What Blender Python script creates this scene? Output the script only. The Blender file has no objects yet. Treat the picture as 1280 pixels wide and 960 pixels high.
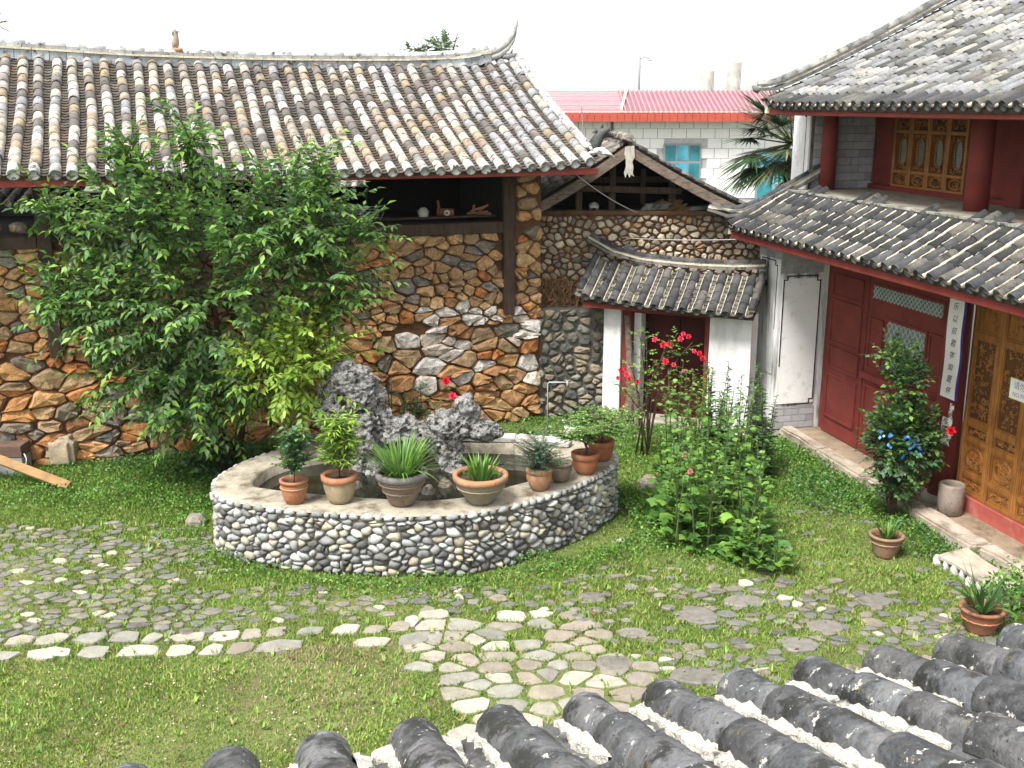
import bpy, bmesh, math, random
import numpy as np
from mathutils import Vector, Matrix, noise
random.seed(7); np.random.seed(7)
R_ = random.Random(11)
sc = bpy.context.scene
COL = sc.collection
rad = math.radians

# ------------------------------------------------------------------ camera
cam = bpy.data.cameras.new("camera"); co = bpy.data.objects.new("camera", cam); COL.objects.link(co)
cam.sensor_width = 36; cam.lens = 36*1350/1280; cam.clip_end = 14000; cam.clip_start = .05
co.location = (0, 0, 5.3); co.rotation_euler = (rad(90-14.534), 0, 0)
sc.camera = co
# ------------------------------------------------------------------ light
SUN_EL, SUN_AZ = 58, -140          # azimuth measured clockwise from +Y
wd = bpy.data.worlds.new("World"); sc.world = wd; wd.use_nodes = True
wn = wd.node_tree.nodes; wl = wd.node_tree.links; bgn = wn['Background']
sky = wn.new('ShaderNodeTexSky'); sky.sky_type = 'NISHITA'; sky.sun_disc = False
sky.sun_elevation = rad(SUN_EL); sky.sun_rotation = rad(SUN_AZ); sky.dust_density = 1; sky.air_density = 1; sky.ozone_density = 1
hs = wn.new('ShaderNodeHueSaturation'); hs.inputs['Saturation'].default_value = .05
cl = wn.new('ShaderNodeMix'); cl.data_type = 'RGBA'; cl.inputs[0].default_value = .6; cl.inputs[7].default_value = (4.9, 4.9, 4.9, 1)   # even cloud deck
wl.new(sky.outputs[0], hs.inputs['Color']); wl.new(hs.outputs[0], cl.inputs[6]); wl.new(cl.outputs[2], bgn.inputs['Color'])
bgn.inputs['Strength'].default_value = .15
sl = bpy.data.lights.new("sun", 'SUN'); sl.energy = 3.8; sl.angle = rad(20); sl.color = (1, .965, .9)
so = bpy.data.objects.new("sun", sl); COL.objects.link(so)
az, el = rad(SUN_AZ), rad(SUN_EL)
so.rotation_euler = (-Vector((math.sin(az)*math.cos(el), math.cos(az)*math.cos(el), math.sin(el)))).to_track_quat('-Z', 'Y').to_euler()
sc.view_settings.view_transform = 'Standard'; sc.view_settings.look = 'None'
sc.cycles.volume_bounces = 2
sc.view_settings.exposure = 1.2; sc.view_settings.gamma = 1

# ------------------------------------------------------------------ helpers
WL = {}
def wloc(p): return WL.get(p.name, Vector((0, 0, 0))) if p else Vector((0, 0, 0))
def tagp(o, label=None, cat=None, group=None, kind=None):
    if label: o['label'] = label
    if cat: o['category'] = cat
    if group: o['group'] = group
    if kind: o['kind'] = kind
    return o
def empty(name, loc, label=None, cat=None, group=None, parent=None):
    o = bpy.data.objects.new(name, None); COL.objects.link(o)
    loc = Vector(loc)
    if parent: o.parent = parent
    o.location = loc-wloc(parent); WL[o.name] = loc; o.empty_display_size = .2
    return tagp(o, label, cat, group)
def setcol(me, col, nf=None):
    if col is None: return
    at = me.attributes.new('col', 'FLOAT_COLOR', 'FACE')
    n = len(me.polygons)
    a = np.ones((n, 4), np.float32)
    a[:, :3] = np.asarray(col, np.float32)
    at.data.foreach_set('color', a.ravel())
def linkme(name, me, loc, parent=None):
    o = bpy.data.objects.new(name, me); COL.objects.link(o)
    if parent: o.parent = parent
    o.location = Vector(loc)-wloc(parent); WL[o.name] = Vector(loc)
    return o
def mk(name, V, F, mat, parent=None, col=None, smooth=False, at=None, label=None, cat=None, group=None, kind=None):
    V = [Vector(v) for v in V]
    if at is None:
        mn = Vector((min(v.x for v in V), min(v.y for v in V), min(v.z for v in V))); mx = Vector((max(v.x for v in V), max(v.y for v in V), max(v.z for v in V)))
        at = (mn+mx)/2
        if parent is None: at.z = mn.z
    at = Vector(at)
    me = bpy.data.meshes.new(name); me.from_pydata([v-at for v in V], [], F); me.materials.append(mat)
    if smooth: me.polygons.foreach_set('use_smooth', [True]*len(me.polygons))
    setcol(me, col)
    return tagp(linkme(name, me, at, parent), label, cat, group, kind)
def fast(name, V, T, mat, parent=None, col=None, at=(0, 0, 0), smooth=False, **kw):
    V = np.asarray(V, np.float32)-np.asarray(at, np.float32); T = np.asarray(T, np.int32)
    k = T.shape[1]
    me = bpy.data.meshes.new(name); me.vertices.add(len(V)); me.vertices.foreach_set('co', V.ravel())
    me.loops.add(T.size); me.loops.foreach_set('vertex_index', T.ravel()); me.polygons.add(len(T))
    me.polygons.foreach_set('loop_start', np.arange(0, T.size, k, dtype=np.int32))
    me.update(calc_edges=True); me.materials.append(mat)
    if smooth: me.polygons.foreach_set('use_smooth', [True]*len(me.polygons))
    setcol(me, col)
    return tagp(linkme(name, me, at, parent), **kw)
class MB:
    def __init__(s): s.V = []; s.F = []; s.C = []
    def add(s, V, F, c=None):
        b = len(s.V); s.V += [Vector(v) for v in V]; s.F += [[i+b for i in f] for f in F]; s.C += [c or (.5, .5, .5)]*len(F); return s
    def hexa(s, P, c=None):      # P: 4 bottom, 4 top
        return s.add(P, [(3, 2, 1, 0), (4, 5, 6, 7), (0, 1, 5, 4), (1, 2, 6, 5), (2, 3, 7, 6), (3, 0, 4, 7)], c)
    def box(s, a, b, c=None):
        x0, y0, z0 = a; x1, y1, z1 = b
        return s.hexa([(x0, y0, z0), (x1, y0, z0), (x1, y1, z0), (x0, y1, z0), (x0, y0, z1), (x1, y0, z1), (x1, y1, z1), (x0, y1, z1)], c)
    def fbox(s, fr, t0, t1, o0, o1, z0, z1, c=None):
        return s.hexa([fr(t0, o0, z0), fr(t1, o0, z0), fr(t1, o1, z0), fr(t0, o1, z0), fr(t0, o0, z1), fr(t1, o0, z1), fr(t1, o1, z1), fr(t0, o1, z1)], c)
    def beam(s, p, q, w, h, up=(0, 0, 1), c=None):
        p, q = Vector(p), Vector(q); d = (q-p).normalized(); up = Vector(up)
        x = d.cross(up).normalized()*w/2; y = x.normalized().cross(d).normalized()*h/2
        return s.hexa([p-x-y, p+x-y, q+x-y, q-x-y, p-x+y, p+x+y, q+x+y, q-x+y], c)
    def tube(s, pts, rs, n=8, c=None, cap=True):
        pts = [Vector(p) for p in pts]
        if not hasattr(rs, '__len__'): rs = [rs]*len(pts)
        V = []; F = []; up = None
        for i, p in enumerate(pts):
            d = (pts[min(i+1, len(pts)-1)]-pts[max(i-1, 0)])
            d = d.normalized() if d.length > 1e-9 else Vector((0, 0, 1))
            if up is None: up = d.orthogonal().normalized()
            up = (up-d*up.dot(d)).normalized(); sd = d.cross(up)
            for k in range(n):
                a = 2*math.pi*k/n; V.append(p+(up*math.cos(a)+sd*math.sin(a))*rs[i])
        for i in range(len(pts)-1):
            for k in range(n): F.append((i*n+k, i*n+(k+1) % n, (i+1)*n+(k+1) % n, (i+1)*n+k))
        if cap: F.append(tuple(range(n-1, -1, -1))); F.append(tuple(range((len(pts)-1)*n, len(pts)*n)))
        return s.add(V, F, c)
    def lathe(s, prof, at, n=28, c=None, bot=False, top=False):
        at = Vector(at); V = []; F = []
        for r, z in prof:
            for k in range(n): a = 2*math.pi*k/n; V.append(at+Vector((r*math.cos(a), r*math.sin(a), z)))
        for i in range(len(prof)-1):
            for k in range(n): F.append((i*n+k, i*n+(k+1) % n, (i+1)*n+(k+1) % n, (i+1)*n+k))
        if bot: F.append(tuple(range(n-1, -1, -1)))
        if top: F.append(tuple(range((len(prof)-1)*n, len(prof)*n)))
        return s.add(V, F, c)
    def build(s, name, mat, parent=None, smooth=False, bevel=0, bseg=1, rough=0, **kw):
        o = mk(name, s.V, s.F, mat, parent, s.C, smooth, **kw)
        if bevel or rough:
            bm = bmesh.new(); bm.from_mesh(o.data)
            if rough:
                bmesh.ops.subdivide_edges(bm, edges=bm.edges[:], cuts=3, use_grid_fill=True)
            if bevel:
                bmesh.ops.bevel(bm, geom=[e for e in bm.edges if len(e.link_faces) == 2 and e.calc_face_angle(0) > .6], offset=bevel, segments=bseg, affect='EDGES', clamp_overlap=True)
            if rough:
                for v in bm.verts: v.co += (noise.noise_vector((v.co+o.location)*5)+.5*noise.noise_vector((v.co+o.location)*13))*rough
            bm.to_mesh(o.data); bm.free()
        return o

# ------------------------------------------------------------------ materials
def mat(name, color=None, rough=.85, var=.35, vscale=6, fine=0, fscale=60, spots=(), bump=.25, bscale=40, spec=.3, transl=0, streak=None, hue=0, metallic=0, bump2=None, splash=0):
    m = bpy.data.materials.new(name); m.use_nodes = True
    N = m.node_tree.nodes; Lk = m.node_tree.links; P = N['Principled BSDF']
    P.inputs['Roughness'].default_value = rough; P.inputs['Specular IOR Level'].default_value = spec; P.inputs['Metallic'].default_value = metallic
    geo = N.new('ShaderNodeNewGeometry').outputs['Position']
    if color is None:
        a = N.new('ShaderNodeAttribute'); a.attribute_name = 'col'; cur = a.outputs['Color']
    else:
        r = N.new('ShaderNodeRGB'); r.outputs[0].default_value = (*color, 1); cur = r.outputs[0]
    def ntex(scale, detail=5, vec=geo, rough_=.6):
        n = N.new('ShaderNodeTexNoise'); n.inputs['Scale'].default_value = scale; n.inputs['Detail'].default_value = detail; n.inputs['Roughness'].default_value = rough_
        Lk.new(vec, n.inputs['Vector']); return n
    def mr(src, a, b, c, d):
        n = N.new('ShaderNodeMapRange'); Lk.new(src, n.inputs[0])
        for i, v in enumerate((a, b, c, d)): n.inputs[i+1].default_value = v
        return n.outputs[0]
    def mix(fac, A, B, typ='MIX'):
        n = N.new('ShaderNodeMix'); n.data_type = 'RGBA'; n.blend_type = typ
        if isinstance(fac, (int, float)): n.inputs[0].default_value = fac
        else: Lk.new(fac, n.inputs[0])
        for s, v in ((6, A), (7, B)):
            if isinstance(v, tuple): n.inputs[s].default_value = (*v, 1)
            else: Lk.new(v, n.inputs[s])
        return n.outputs[2]
    def mul(cur, src, lo, hi):
        v = mr(src, .3, .7, lo, hi); c = N.new('ShaderNodeCombineColor')
        for i in range(3): Lk.new(v, c.inputs[i])
        return mix(1.0, cur, c.outputs[0], 'MULTIPLY')
    if var: cur = mul(cur, ntex(vscale, 6).outputs[0], 1-var, 1+var)
    if fine: cur = mul(cur, ntex(fscale, 4, rough_=.75).outputs[0], 1-fine, 1+fine)
    if streak:                      # (scale xyz, colour, lo, hi)
        mp = N.new('ShaderNodeMapping'); mp.inputs['Scale'].default_value = streak[0]; Lk.new(geo, mp.inputs[0])
        cur = mix(mr(ntex(1, 5, mp.outputs[0]).outputs[0], streak[2], streak[3], 0, 1), cur, streak[1])
    for (c, s, lo, hi) in spots:
        cur = mix(mr(ntex(s, 6, rough_=.68).outputs[0], lo, hi, 0, 1), cur, c)
    if splash:                      # soil splashed on the foot of the wall
        sx = N.new('ShaderNodeSeparateXYZ'); Lk.new(geo, sx.inputs[0]); ad = N.new('ShaderNodeMath'); ad.operation = 'MULTIPLY_ADD'
        Lk.new(ntex(3.5, 6, rough_=.7).outputs[0], ad.inputs[0]); ad.inputs[1].default_value = -splash*2.2; Lk.new(sx.outputs[2], ad.inputs[2])
        cur = mix(mr(ad.outputs[0], -splash*1.1-.25, -splash*1.1+.35, .85, 0), cur, (.25, .21, .15))
    Lk.new(cur, P.inputs['Base Color'])
    if bump:
        b = N.new('ShaderNodeBump'); b.inputs['Strength'].default_value = bump; b.inputs['Distance'].default_value = .02
        Lk.new(ntex(bscale, 6, rough_=.7).outputs[0], b.inputs['Height']); last = b
        if bump2:
            b2 = N.new('ShaderNodeBump'); b2.inputs['Strength'].default_value = bump2[0]; b2.inputs['Distance'].default_value = bump2[2]
            Lk.new(ntex(bump2[1], 4).outputs[0], b2.inputs['Height']); Lk.new(b.outputs[0], b2.inputs['Normal']); last = b2
        Lk.new(last.outputs[0], P.inputs['Normal'])
    if transl:
        t = N.new('ShaderNodeBsdfTranslucent'); ms = N.new('ShaderNodeMixShader'); ms.inputs[0].default_value = transl
        Lk.new(cur, t.inputs[0]); Lk.new(P.outputs[0], ms.inputs[1]); Lk.new(t.outputs[0], ms.inputs[2])
        Lk.new(ms.outputs[0], N['Material Output'].inputs['Surface'])
    return m
M = {}
M['rock'] = mat('wall rock', rough=.92, var=.38, vscale=8, fine=.42, fscale=48, spots=[((.42, .33, .22), 13, .60, .72), ((.34, .15, .055), 6, .56, .70), ((.11, .06, .033), 19, .62, .72)], bump=.8, bscale=28, bump2=(.6, 9, .05))
M['pebble'] = mat('river stone', rough=.72, var=.22, vscale=14, fine=.18, fscale=70, spots=[((.05, .045, .035), 3.2, .56, .72)], bump=.25, bscale=60, spec=.35)
M['rubble'] = mat('rubble stone', rough=.88, var=.3, vscale=9, fine=.2, fscale=50, bump=.5, bscale=35)
M['mud'] = mat('mud mortar', (.12, .06, .03), var=.35, vscale=4, fine=.25, bump=.9, bscale=25, spots=[((.10, .055, .03), 6, .52, .68)])
M['greymortar'] = mat('grey mortar', (.13, .12, .10), var=.35, vscale=5, fine=.3, bump=.9, bscale=40)
M['tile'] = mat('roof tile', rough=.85, var=.3, vscale=5, fine=.25, fscale=38, spots=[((.055, .05, .045), 9, .55, .66), ((.42, .40, .34), 30, .68, .74)], bump=.35, bscale=50)
M['darktile'] = mat('dark roof tile', rough=.85, var=.35, vscale=6, fine=.3, fscale=55, spots=[((.30, .29, .26), 17, .69, .75), ((.024, .023, .022), 8, .54, .68), ((.16, .13, .07), 26, .70, .76)], bump=.3, bscale=60, spec=.15)
M['neartile'] = mat('mossy near tile', rough=.55, var=.35, vscale=7, fine=.35, fscale=75, spots=[((.17, .17, .175), 7, .50, .64), ((.022, .022, .022), 9, .50, .60), ((.17, .13, .05), 16, .62, .70), ((.60, .58, .52), 20, .625, .645), ((.50, .49, .45), 70, .66, .69), ((.02, .02, .02), 50, .60, .66)], bump=.5, bscale=45, spec=.5, bump2=(.5, 11, .02))
M['pan'] = mat('pan tile', rough=.9, var=.4, vscale=5, fine=.3, spots=[((.04, .038, .034), 6, .5, .64)], bump=.4)
M['mortar'] = mat('lime mortar', (.56, .50, .38), var=.25, vscale=12, fine=.2, bump=.9, bscale=55, spots=[((.2, .17, .13), 14, .58, .7)])
M['whitemortar'] = mat('white lime mortar', (.62, .60, .54), var=.12, vscale=16, fine=.12, bump=1.0, bscale=60, bump2=(1.0, 26, .03), spots=[((.25, .2, .14), 24, .60, .68), ((.12, .11, .1), 9, .60, .68)])
M['wood'] = mat('old dark wood', (.065, .042, .03), rough=.85, var=.3, vscale=5, streak=((30, 30, 2.5), (.025, .017, .012), .5, .68), bump=.3, bscale=40)
M['weather'] = mat('weathered grey wood', (.16, .125, .10), rough=.9, var=.35, vscale=6, streak=((6, 30, 30), (.05, .035, .025), .5, .7), bump=.4)
M['redwood'] = mat('red painted wood', (.175, .034, .028), rough=.7, var=.22, vscale=3, fine=.08, spots=[((.10, .035, .028), 5, .6, .78)], bump=.12, bscale=30, spec=.2)
M['gold'] = mat('varnished golden wood', (.31, .125, .026), rough=.5, var=.3, vscale=5, streak=((25, 25, 2), (.10, .04, .012), .50, .75), bump=.12, bscale=30, spec=.5)
M['white'] = mat('whitewash', (.80, .80, .80), rough=.9, var=.06, vscale=2, fine=.03, bump=.12, bscale=20, streak=((2.2, 2.2, .6), (.42, .41, .39), .52, .78), splash=.5, spots=[((.60, .59, .57), 5, .55, .70)])
M['stain'] = mat('stained whitewash', (.72, .72, .72), rough=.9, var=.12, vscale=2.5, fine=.05, bump=.15, bscale=25, streak=((5, 5, .55), (.11, .11, .105), .47, .64), splash=.5)
M['greybrick'] = mat('grey brick', rough=.9, var=.12, vscale=8, fine=.1, bump=.25, spots=[((.12, .11, .1), 3, .62, .8)])
M['stonestep'] = mat('worn stone', rough=.85, var=.25, vscale=4, fine=.2, fscale=50, bump=.6, bscale=24, spots=[((.11, .085, .06), 3, .52, .7)])
M['slab'] = mat('paving slab', rough=.88, var=.2, vscale=7, fine=.2, fscale=60, bump=.5, bscale=35, spots=[((.16, .13, .10), 16, .6, .72)])
M['terra'] = mat('terracotta', rough=.75, var=.2, vscale=7, fine=.1, spots=[((.20, .165, .10), 6, .50, .66), ((.08, .085, .04), 9, .60, .72), ((.40, .36, .30), 14, .64, .72)], bump=.25)
M['soil'] = mat('potting soil', (.07, .045, .028), var=.5, vscale=20, fine=.4, bump=1, bscale=70)
M['leaf'] = mat('leaf', rough=.42, var=.28, vscale=3, bump=0, spec=.36, transl=.3)
M['grass'] = mat('grass blade', rough=.6, var=.2, vscale=1.2, bump=0, spec=.25, transl=.25)
M['bark'] = mat('bark', (.09, .06, .042), rough=.95, var=.4, vscale=14, fine=.3, bump=.9, bscale=40)
M['petal'] = mat('petal', rough=.6, var=.1, bump=0, spec=.3, transl=.25)
M['rockery'] = mat('pitted limestone', (.225, .223, .215), rough=.95, var=.4, vscale=6, fine=.5, fscale=40, spots=[((.03, .027, .025), 11, .49, .58), ((.50, .50, .48), 22, .60, .72), ((.16, .09, .045), 5, .64, .70)], bump=1.0, bscale=34, bump2=(.8, 12, .05))  # black spots paint the shade of pits, pale spots paint highlights
M['dark'] = mat('shade black interior', (.012, .01, .009), var=.3, bump=0)  # near-black colour stands in for the shade of enclosed interiors
M['concrete'] = mat('mossy cement', (.30, .27, .215), var=.25, vscale=4, fine=.2, bump=.4, bscale=30, spots=[((.10, .075, .05), 3.5, .5, .66), ((.12, .13, .06), 9, .60, .75)])
M['straw'] = mat('straw', rough=.9, var=.3, vscale=10, bump=0, transl=.1)
M['paint'] = mat('plain paint', rough=.5, var=.08, bump=.05)
M['metal'] = mat('dull metal', rough=.45, var=.2, bump=.1, metallic=.6)
M['glass'] = mat('window glass', (.02, .16, .20), rough=.15, var=.6, vscale=1.2, bump=0, spec=.7)
M['pane'] = mat('dusty pane', (.16, .19, .18), rough=.25, var=.3, vscale=3, bump=0, spec=.6)
M['paper'] = mat('paper', rough=.8, var=.06, vscale=4, bump=.1)
M['ink'] = mat('ink', (.015, .014, .018), rough=.7, var=0, bump=0)
def ground_mat():
    return mat('courtyard earth and moss', (.115, .14, .045), rough=.95, var=.35, vscale=.9, fine=.4, fscale=30, bump=.8, bscale=40,
               spots=[((.14, .10, .06), 3.0, .53, .66), ((.20, .17, .085), .9, .56, .72), ((.07, .10, .028), 5, .52, .68)])
M['ground'] = ground_mat()

# ------------------------------------------------------------------ frames
def frame(P, d, n): return lambda t, o, z: Vector((P[0]+d[0]*t+n[0]*o, P[1]+d[1]*t+n[1]*o, z))
FR = frame((4.98, 17.1), (.237, -.9715), (-.9715, -.237))      # right house: t towards the camera, o towards the court
LW = frame((.50, 18.02), (.944, .33), (.33, -.944))            # left barn: t to the right, o towards the court
GT = frame((1.62, 18.0), (.916, -.402), (-.402, -.916))        # gate

# ------------------------------------------------------------------ irregular stones
def voronoi(u0, u1, v0, v1, du, dv, jit=.8, K=16, holes=None, seed=1, extra=0):
    rg = random.Random(seed); pts = []
    v = v0-dv; row = 0
    while v < v1+dv:
        u = u0-du+(row % 2)*du*.5
        while u < u1+du:
            s = rg.uniform(.72, 1.3)
            pts.append((u+rg.uniform(-.5, .5)*jit*du, v+rg.uniform(-.5, .5)*jit*dv)); u += du*s
            if extra and rg.random() < extra: pts.append((u-du*s*rg.uniform(.35, .65), v+rg.choice((-.45, .45))*dv))
        v += dv*rg.uniform(.85, 1.15); row += 1
    A = np.array(pts); asp = np.array([1/du, 1/dv]); out = []
    for i, p in enumerate(A):
        if not (u0 <= p[0] <= u1 and v0 <= p[1] <= v1): continue
        if holes and holes(p[0], p[1]): continue
        q = A*asp; dd = ((q-q[i])**2).sum(1); idx = np.argsort(dd)[1:K]
        poly = [(max(u0, p[0]-2*du), max(v0, p[1]-2*dv)), (min(u1, p[0]+2*du), max(v0, p[1]-2*dv)), (min(u1, p[0]+2*du), min(v1, p[1]+2*dv)), (max(u0, p[0]-2*du), min(v1, p[1]+2*dv))]
        for j in idx:
            mx, my = (A[i]+A[j])/2; nx, ny = (A[j]-A[i])*asp*asp; new = []
            for k in range(len(poly)):
                a, b = poly[k], poly[(k+1) % len(poly)]
                da = (a[0]-mx)*nx+(a[1]-my)*ny; db = (b[0]-mx)*nx+(b[1]-my)*ny
                if da <= 0: new.append(a)
                if da*db < 0: t = da/(da-db); new.append((a[0]+(b[0]-a[0])*t, a[1]+(b[1]-a[1])*t))
            poly = new
            if len(poly) < 3: break
        if len(poly) >= 3: out.append(poly)
    return out
def centroid(poly): return sum(p[0] for p in poly)/len(poly), sum(p[1] for p in poly)/len(poly)
def round_poly(poly, gap, nmax=9, rnd=.25, rg=R_):
    cx, cy = centroid(poly); r = sum(math.hypot(p[0]-cx, p[1]-cy) for p in poly)/len(poly)
    k = max(.3, 1-gap/max(r, 1e-4)); q = []
    for i in range(len(poly)):
        a, b = poly[i], poly[(i+1) % len(poly)]
        if math.hypot(a[0]-b[0], a[1]-b[1]) < r*.22: q.append(((a[0]+b[0])/2, (a[1]+b[1])/2)); continue
        q.append((a[0]+(b[0]-a[0])*rnd, a[1]+(b[1]-a[1])*rnd)); q.append((a[0]+(b[0]-a[0])*(1-rnd), a[1]+(b[1]-a[1])*(1-rnd)))
    while len(q) > nmax:
        L = [(math.dist(q[i], q[(i+1) % len(q)]), i) for i in range(len(q))]; _, i = min(L); j = (i+1) % len(q)
        q[i] = ((q[i][0]+q[j][0])/2, (q[i][1]+q[j][1])/2); q.pop(j)
    return [(cx+(p[0]-cx)*k*rg.uniform(.93, 1.03), cy+(p[1]-cy)*k*rg.uniform(.93, 1.03)) for p in q], (cx, cy), r
def stone(poly, f3, gap, h, top=.62, nmax=9, rough=.15, rnd=.25, base=-.02, flat=0, rg=R_):
    """one stone: f3(u, v, height) -> world point; returns verts, faces"""
    q, (cx, cy), r = round_poly(poly, gap, nmax, rnd, rg); n = len(q); V = []
    for (k, hh) in ((1.0, base), (.98, h*.55), (top, h)):
        for (x, y) in q:
            j = 1+rg.uniform(-rough, rough)*(hh > 0)
            V.append(f3(cx+(x-cx)*k*(1+(j-1)*.3), cy+(y-cy)*k*(1+(j-1)*.3), hh*(j if hh > 0 else 1)))
    V.append(f3(cx, cy, h*(1.05 if not flat else 1.0)))
    F = []
    for a in range(2):
        for k in range(n): F.append((a*n+k, a*n+(k+1) % n, (a+1)*n+(k+1) % n, (a+1)*n+k))
    for k in range(n): F.append((2*n+k, 2*n+(k+1) % n, 3*n))
    return V, F
def lay(stones, parent, name, mat_, smooth, limit=300, key=None, kindname=None):
    """stones: list of (V, F, colour). The 300 nearest become parts, the rest one stuff part"""
    cp = Vector((0, 0, 5.3))
    key = key or (lambda s: (s[0][-1]-cp).length)
    st = sorted(stones, key=key); rest = st[limit:]
    for V, F, c in st[:limit]: mk(name, V, F, mat_, parent, c, smooth)
    if rest:
        b = MB()
        for V, F, c in rest: b.add(V, F, c)
        b.build(kindname or name+'s', mat_, parent, smooth, kind='stuff')
def jitc(c, a=.12, rg=R_):
    k = 1+rg.uniform(-a, a); return tuple(max(0, x*k*(1+rg.uniform(-a, a)*.14)) for x in c)

# ------------------------------------------------------------------ roofs
def tile_variants(name, r, L, pal, m, n=8, eave=False):
    out = []
    for i in range(n):
        c = pal[i % len(pal)]; b = MB(); S = 8; V = []; F = []
        r1 = r*R_.uniform(.84, .9)
        for k in range(S+1):
            a = math.pi*k/S; V.append((r*math.cos(a), 0, r*math.sin(a)))
        for k in range(S+1):
            a = math.pi*k/S; V.append((r1*math.cos(a), L, r1*math.sin(a)))
        for k in range(S+1):
            a = math.pi*k/S; V.append((r*.8*math.cos(a), 0, r*.8*math.sin(a)))
        n1 = S+1
        for k in range(S): F.append((k, k+1, n1+k+1, n1+k)); F.append((k+1, k, 2*n1+k, 2*n1+k+1))
        if eave:
            b0 = len(V); q = 12
            for rr, y in ((r*1.0, .01), (r*1.04, -.012), (r*.78, -.014), (r*.74, -.006)):
                for k in range(q): a = 2*math.pi*k/q; V.append((rr*math.cos(a), y, rr*math.sin(a)))
            for s_ in range(3):
                for k in range(q): F.append((b0+s_*q+k, b0+s_*q+(k+1) % q, b0+(s_+1)*q+(k+1) % q, b0+(s_+1)*q+k))
            F.append(tuple(b0+3*q+k for k in range(q)))
        me = bpy.data.meshes.new(name); me.from_pydata(V, [], F); me.materials.append(m)
        me.polygons.foreach_set('use_smooth', [True]*(len(F)))
        setcol(me, jitc(c, .1)); out.append((me, V, F, jitc(c, .1)))
    return out
def tile_roof(owner, surf, a_rows, blen, expo, r, sp, pal, panpal, m, panm, limit=300, wobble=.012, mortar=None, mwid=.03, mlen=None, ncut=None, colsel=None, eavepal=None, pan_expo=.085, mstep=.035):
    """surf(a, b) -> (point, along, upslope, normal); a_rows: positions of the tile rows along the eave"""
    TV = tile_variants('cover_tile', r, expo*1.22, pal, m, 12); EV = tile_variants('cover_tile', r, expo*1.22, eavepal or pal, m, 5, True)
    items = []
    for i, a in enumerate(a_rows):
        ph = R_.uniform(0, 9); b = 0; k = 0; bl = blen(a) if callable(blen) else blen
        while b < bl-.03:
            aa = a+wobble*math.sin(b*1.7+ph)
            p, e, u, n = surf(aa, b); vs = EV if k == 0 else TV
            v = vs[colsel(a, b) % len(vs)] if (colsel and k) else R_.choice(vs)
            yaw = R_.uniform(-.03, .03); sc_ = R_.uniform(.95, 1.06)
            e2 = (e*math.cos(yaw)+u*math.sin(yaw)); u2 = (u*math.cos(yaw)-e*math.sin(yaw)); n2 = e2.cross(u2)
            u2 = (u2-n2*.012/expo*1.0).normalized()
            pos = p+n*(.022+R_.uniform(0, .004))
            Mx = Matrix(((e2.x*sc_, u2.x, n2.x*sc_, pos.x), (e2.y*sc_, u2.y, n2.y*sc_, pos.y), (e2.z*sc_, u2.z, n2.z*sc_, pos.z), (0, 0, 0, 1)))
            items.append((pos, Mx, v)); b += expo*R_.uniform(.96, 1.04); k += 1
    cp = Vector((0, 0, 5.3)); items.sort(key=lambda t: (t[0]-cp).length)
    W = wloc(owner)
    for pos, Mx, v in items[:limit]:
        o = bpy.data.objects.new('cover_tile', v[0]); COL.objects.link(o); o.parent = owner
        o.matrix_local = Matrix.Translation(-W) @ Mx
    if items[limit:]:
        b = MB()
        for pos, Mx, v in items[limit:]: b.add([Mx @ Vector(q) for q in v[1]], v[2], v[3])
        b.build('upper_cover_tiles', m, owner, True, kind='stuff')
    # pan tiles
    V = []; F = []; C = []
    for i in range(len(a_rows)+1):
        a = (a_rows[i-1]+sp/2) if i else a_rows[0]-sp/2
        b = -.02; bl = blen(a) if callable(blen) else blen; w = sp/2-r*.45
        while b < bl:
            p, e, u, n = surf(a, b); c = jitc(R_.choice(panpal), .2); base = len(V); Lp = pan_expo*1.35; t = .012
            tw = R_.uniform(-.01, .01)
            for (y, lift) in ((0, .020), (Lp, .0), (0, .020-t)):
                for k in range(5):
                    x = -1+k*.5; V.append(p+e*(x*w+tw)+u*y+n*(lift+.034*x*x-.006))
            for k in range(4): F.append((base+k, base+k+1, base+5+k+1, base+5+k)); F.append((base+k+1, base+k, base+10+k, base+10+k+1))
            C += [c]*8; b += pan_expo*R_.uniform(.9, 1.1)
    mk('pan_tiles', V, F, panm, owner, C, kind='stuff')
    if mortar:
        V = []; F = []; C = []
        for a in a_rows:
            for sd in (-1, 1):
                bl = blen(a) if callable(blen) else blen
                ml = min(bl, mlen*R_.uniform(.6, 1.5)) if mlen else bl
                if mlen and R_.random() < .25: ml *= .3
                n_ = max(4, int(ml/mstep)); base = len(V)
                for k in range(n_+1):
                    b = ml*k/n_; p, e, u, n = surf(a, b+R_.uniform(-.3, .3)*mstep*(0 < k < n_)); q = .5+.8*abs(noise.noise(p*23))+.5*noise.noise(p*7)+.35*noise.noise(p*45)*(mstep < .03)
                    q *= min(1, .25+(n_-k)*mstep/.06) if mlen else 1
                    wv = mwid*max(.12, q)*(1.25 if b < .08 else 1)
                    V.append(p+e*sd*(r*.92)+n*(.024+r*.28*max(.2, q))); V.append(p+e*sd*(r*.95+wv)+n*.030*R_.uniform(.85, 1.15)); V.append(p+e*sd*(r*.95+wv*1.1)+n*.0)
                for k in range(n_):
                    for j in range(2): F.append((base+3*k+j, base+3*k+j+1, base+3*k+4+j, base+3*k+3+j))
                F.append((base, base+1, base+2))
        mk('tile_mortar', V, F, mortar, owner, None, kind='stuff')
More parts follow.
